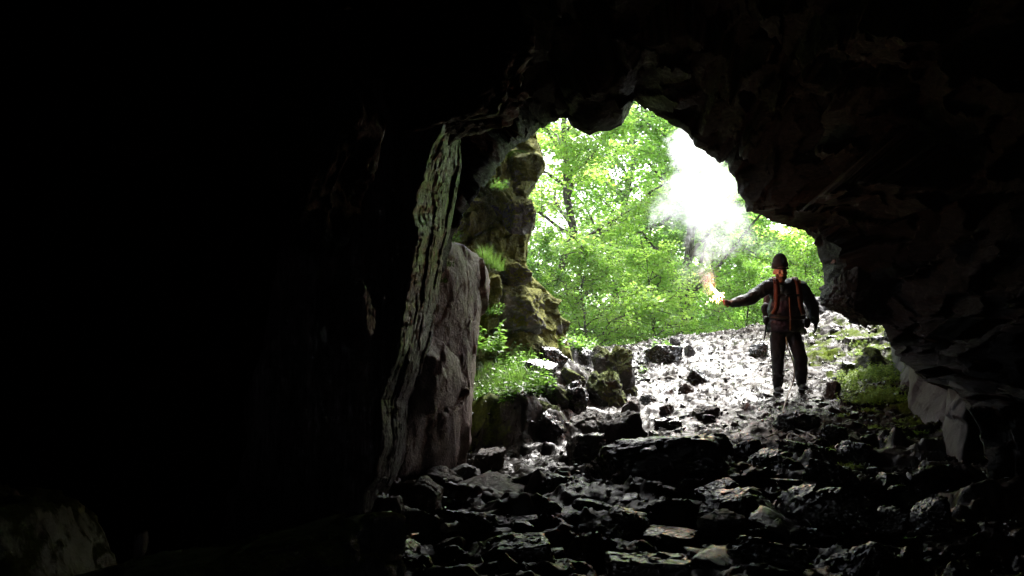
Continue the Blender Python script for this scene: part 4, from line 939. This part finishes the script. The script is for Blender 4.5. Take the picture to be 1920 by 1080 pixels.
# ------------------------------------------------------------------ rope
def rope(pts, label, radius=.011, mat='cord'):
    pts = np.array(pts, float); n = 160; s = np.linspace(0, 1, len(pts)); t = np.linspace(0, 1, n)
    Q_ = np.stack([np.interp(t, s, pts[:, k]) for k in range(3)], 1)
    for _ in range(10): Q_[1:-1] = Q_[1:-1] * .5 + (Q_[2:] + Q_[:-2]) * .25
    v, f = tube(Q_, [radius] * n, 8); o = link('rope', mesh_np('rope', v, f, True), M[mat]); tag(o, label, 'rope'); return o
def on(px, py, up=.03): p = hit(px, py); return (p[0], p[1], p[2] + up)
hang = [P(1474, 632, PY - .17), P(1476, 650, PY - .19), P(1484, 668, PY - .16), P(1490, 690, PY - .12), P(1490, 706, PY - .12), P(1485, 722, PY - .15), P(1478, 738, PY - .3), P(1474, 752, PY - .5)]
rope(hang + [on(1472, 772, .1), on(1468, 790, .1), on(1464, 806), on(1450, 820), on(1432, 828), on(1446, 822), on(1470, 814, .05), on(1486, 812, .06), on(1510, 822, .06), on(1536, 834, .06), on(1520, 838, .06), on(1500, 830, .06), on(1482, 822, .06), on(1474, 830, .05), on(1482, 842, .05), on(1500, 846, .05)],
     'pale rope dangling between the legs of the man and coiling on the stones below', .009)

# ------------------------------------------------------------------ smoke from the flare: real scattering volume outside the lip
tipw = np.array([PX, PY, PZ]) + KS * (tipp + dv * .1)
blobs = [  # px, py, distance, radius x, z, y, density
    (1327, 538, 0, .08, .10, .08, 5), (1322, 512, 0, .12, .18, .13, 3.6), (1325, 484, .05, .18, .22, .18, 2.4), (1345, 462, .1, .30, .24, .24, 1.7), (1322, 440, .1, .32, .26, .24, 1.9), (1385, 440, .15, .34, .22, .26, 1.1), (1435, 462, .2, .36, .22, .24, .5), (1300, 500, .1, .3, .3, .2, .35),
    (1258, 396, .2, .34, .26, .3, 4), (1318, 402, .2, .42, .30, .34, 6), (1368, 402, .2, .32, .28, .3, 4), (1292, 350, .25, .36, .34, .36, 6), (1342, 350, .25, .40, .34, .36, 6), (1292, 292, .25, .32, .32, .34, 5), (1322, 290, .3, .36, .32, .34, 6), (1280, 262, .3, .22, .24, .3, 7), (1345, 590, 0, .16, .3, .12, .10), (1290, 520, .1, .22, .2, .2, .30)]
blobs = [(a_, b_, c_ + 1.5 * float(ss(520, 330, b_)), d_ * (1 + .13 * float(ss(520, 330, b_))), e_ * (1 + .13 * float(ss(520, 330, b_))), f_, g_) for a_, b_, c_, d_, e_, f_, g_ in blobs]
blobs = [b_[:6] + (b_[6] * (.6 if b_[6] > 3.9 and b_[1] < 420 else 1.1),) for b_ in blobs]
def smoke():
    m = bpy.data.materials.new('smoke'); m.use_nodes = True; t = m.node_tree; t.nodes.clear()
    g = t.nodes.new('ShaderNodeNewGeometry'); n = noise_n(t, 3.4, 5, .6, g.outputs['Position']); nb = noise_n(t, 11, 3, .55, g.outputs['Position'])
    a = t.nodes.new('ShaderNodeVectorMath'); a.operation = 'SUBTRACT'; t.links.new(n.outputs['Color'], a.inputs[0]); a.inputs[1].default_value = (.5, .5, .5)
    w = t.nodes.new('ShaderNodeVectorMath'); w.operation = 'MULTIPLY_ADD'; t.links.new(a.outputs[0], w.inputs[0]); w.inputs[1].default_value = (.5, .5, .5); t.links.new(g.outputs['Position'], w.inputs[2])
    a2 = t.nodes.new('ShaderNodeVectorMath'); a2.operation = 'SUBTRACT'; t.links.new(nb.outputs['Color'], a2.inputs[0]); a2.inputs[1].default_value = (.5, .5, .5)
    w2 = t.nodes.new('ShaderNodeVectorMath'); w2.operation = 'MULTIPLY_ADD'; t.links.new(a2.outputs[0], w2.inputs[0]); w2.inputs[1].default_value = (.3, .3, .3); t.links.new(w.outputs[0], w2.inputs[2])
    total = None; lo = np.full(3, 1e9); hi = -lo
    for (px, py, dY, rx, rz, ry, dn) in blobs:
        c = P(px, py, tipw[1] + dY); R = np.array([rx, ry, rz]); lo = np.minimum(lo, c - R * 1.05 - .02); hi = np.maximum(hi, c + R * 1.05 + .02)
        s = t.nodes.new('ShaderNodeVectorMath'); s.operation = 'SUBTRACT'; t.links.new(w2.outputs[0], s.inputs[0]); s.inputs[1].default_value = tuple(c)
        dv_ = t.nodes.new('ShaderNodeVectorMath'); dv_.operation = 'DIVIDE'; t.links.new(s.outputs[0], dv_.inputs[0]); dv_.inputs[1].default_value = tuple(R)
        ln = t.nodes.new('ShaderNodeVectorMath'); ln.operation = 'LENGTH'; t.links.new(dv_.outputs[0], ln.inputs[0])
        mr = t.nodes.new('ShaderNodeMapRange'); mr.interpolation_type = 'SMOOTHSTEP'; mr.inputs[1].default_value = 1.0; mr.inputs[2].default_value = .25; mr.inputs[3].default_value = 0; mr.inputs[4].default_value = dn
        t.links.new(ln.outputs['Value'], mr.inputs[0]); total = mr.outputs[0] if total is None else mth(t, 'MAXIMUM', total, mr.outputs[0])
    vol = t.nodes.new('ShaderNodeVolumePrincipled'); vol.inputs['Color'].default_value = (.94, .97, 1, 1); vol.inputs['Anisotropy'].default_value = .2
    nv = t.nodes.new('ShaderNodeMapRange'); nv.inputs[1].default_value = .38; nv.inputs[2].default_value = .6; nv.inputs[3].default_value = .35; nv.inputs[4].default_value = 1.35; t.links.new(nb.outputs[0], nv.inputs[0])
    total = mth(t, 'MULTIPLY', total, nv.outputs[0]); t.links.new(total, vol.inputs['Density']); o = t.nodes.new('ShaderNodeOutputMaterial'); t.links.new(vol.outputs[0], o.inputs['Volume'])
    # hull: rounded cloud body made of the blobs
    bm = bmesh.new()
    for (px, py, dY, rx, rz, ry, dn) in blobs:
        c = P(px, py, tipw[1] + dY); V_, F_ = ico(3); V_ = V_ * (np.array([rx, ry, rz]) * 1.15 + .10) + c
        vs = [bm.verts.new(tuple(q)) for q in V_]
        for f in F_: bm.faces.new([vs[i] for i in f])
    me = bpy.data.meshes.new('smoke'); bm.to_mesh(me); bm.free(); ob = link('smoke', me, m)
    r = ob.modifiers.new('r', 'REMESH'); r.mode = 'VOXEL'; r.voxel_size = .05
    tag(ob, 'white smoke cloud rising from the burning flare', 'smoke', kind='stuff')
smoke()

# ------------------------------------------------------------------ damp air
def haze():
    bm = bmesh.new(); bmesh.ops.create_cube(bm, size=1); me = bpy.data.meshes.new('haze'); bm.to_mesh(me); bm.free()
    m = bpy.data.materials.new('haze'); m.use_nodes = True; t = m.node_tree; t.nodes.clear()
    v = t.nodes.new('ShaderNodeVolumePrincipled'); v.inputs['Color'].default_value = (.93, .96, 1, 1); v.inputs['Density'].default_value = .0012; v.inputs['Anisotropy'].default_value = .3
    o = t.nodes.new('ShaderNodeOutputMaterial'); t.links.new(v.outputs[0], o.inputs['Volume'])
    h = link('haze', me, m); h.scale = (1000, 1000, 60); h.location = (0, 100, 14); tag(h, 'thin damp haze in the air outside the cave', 'haze', kind='stuff')
haze()
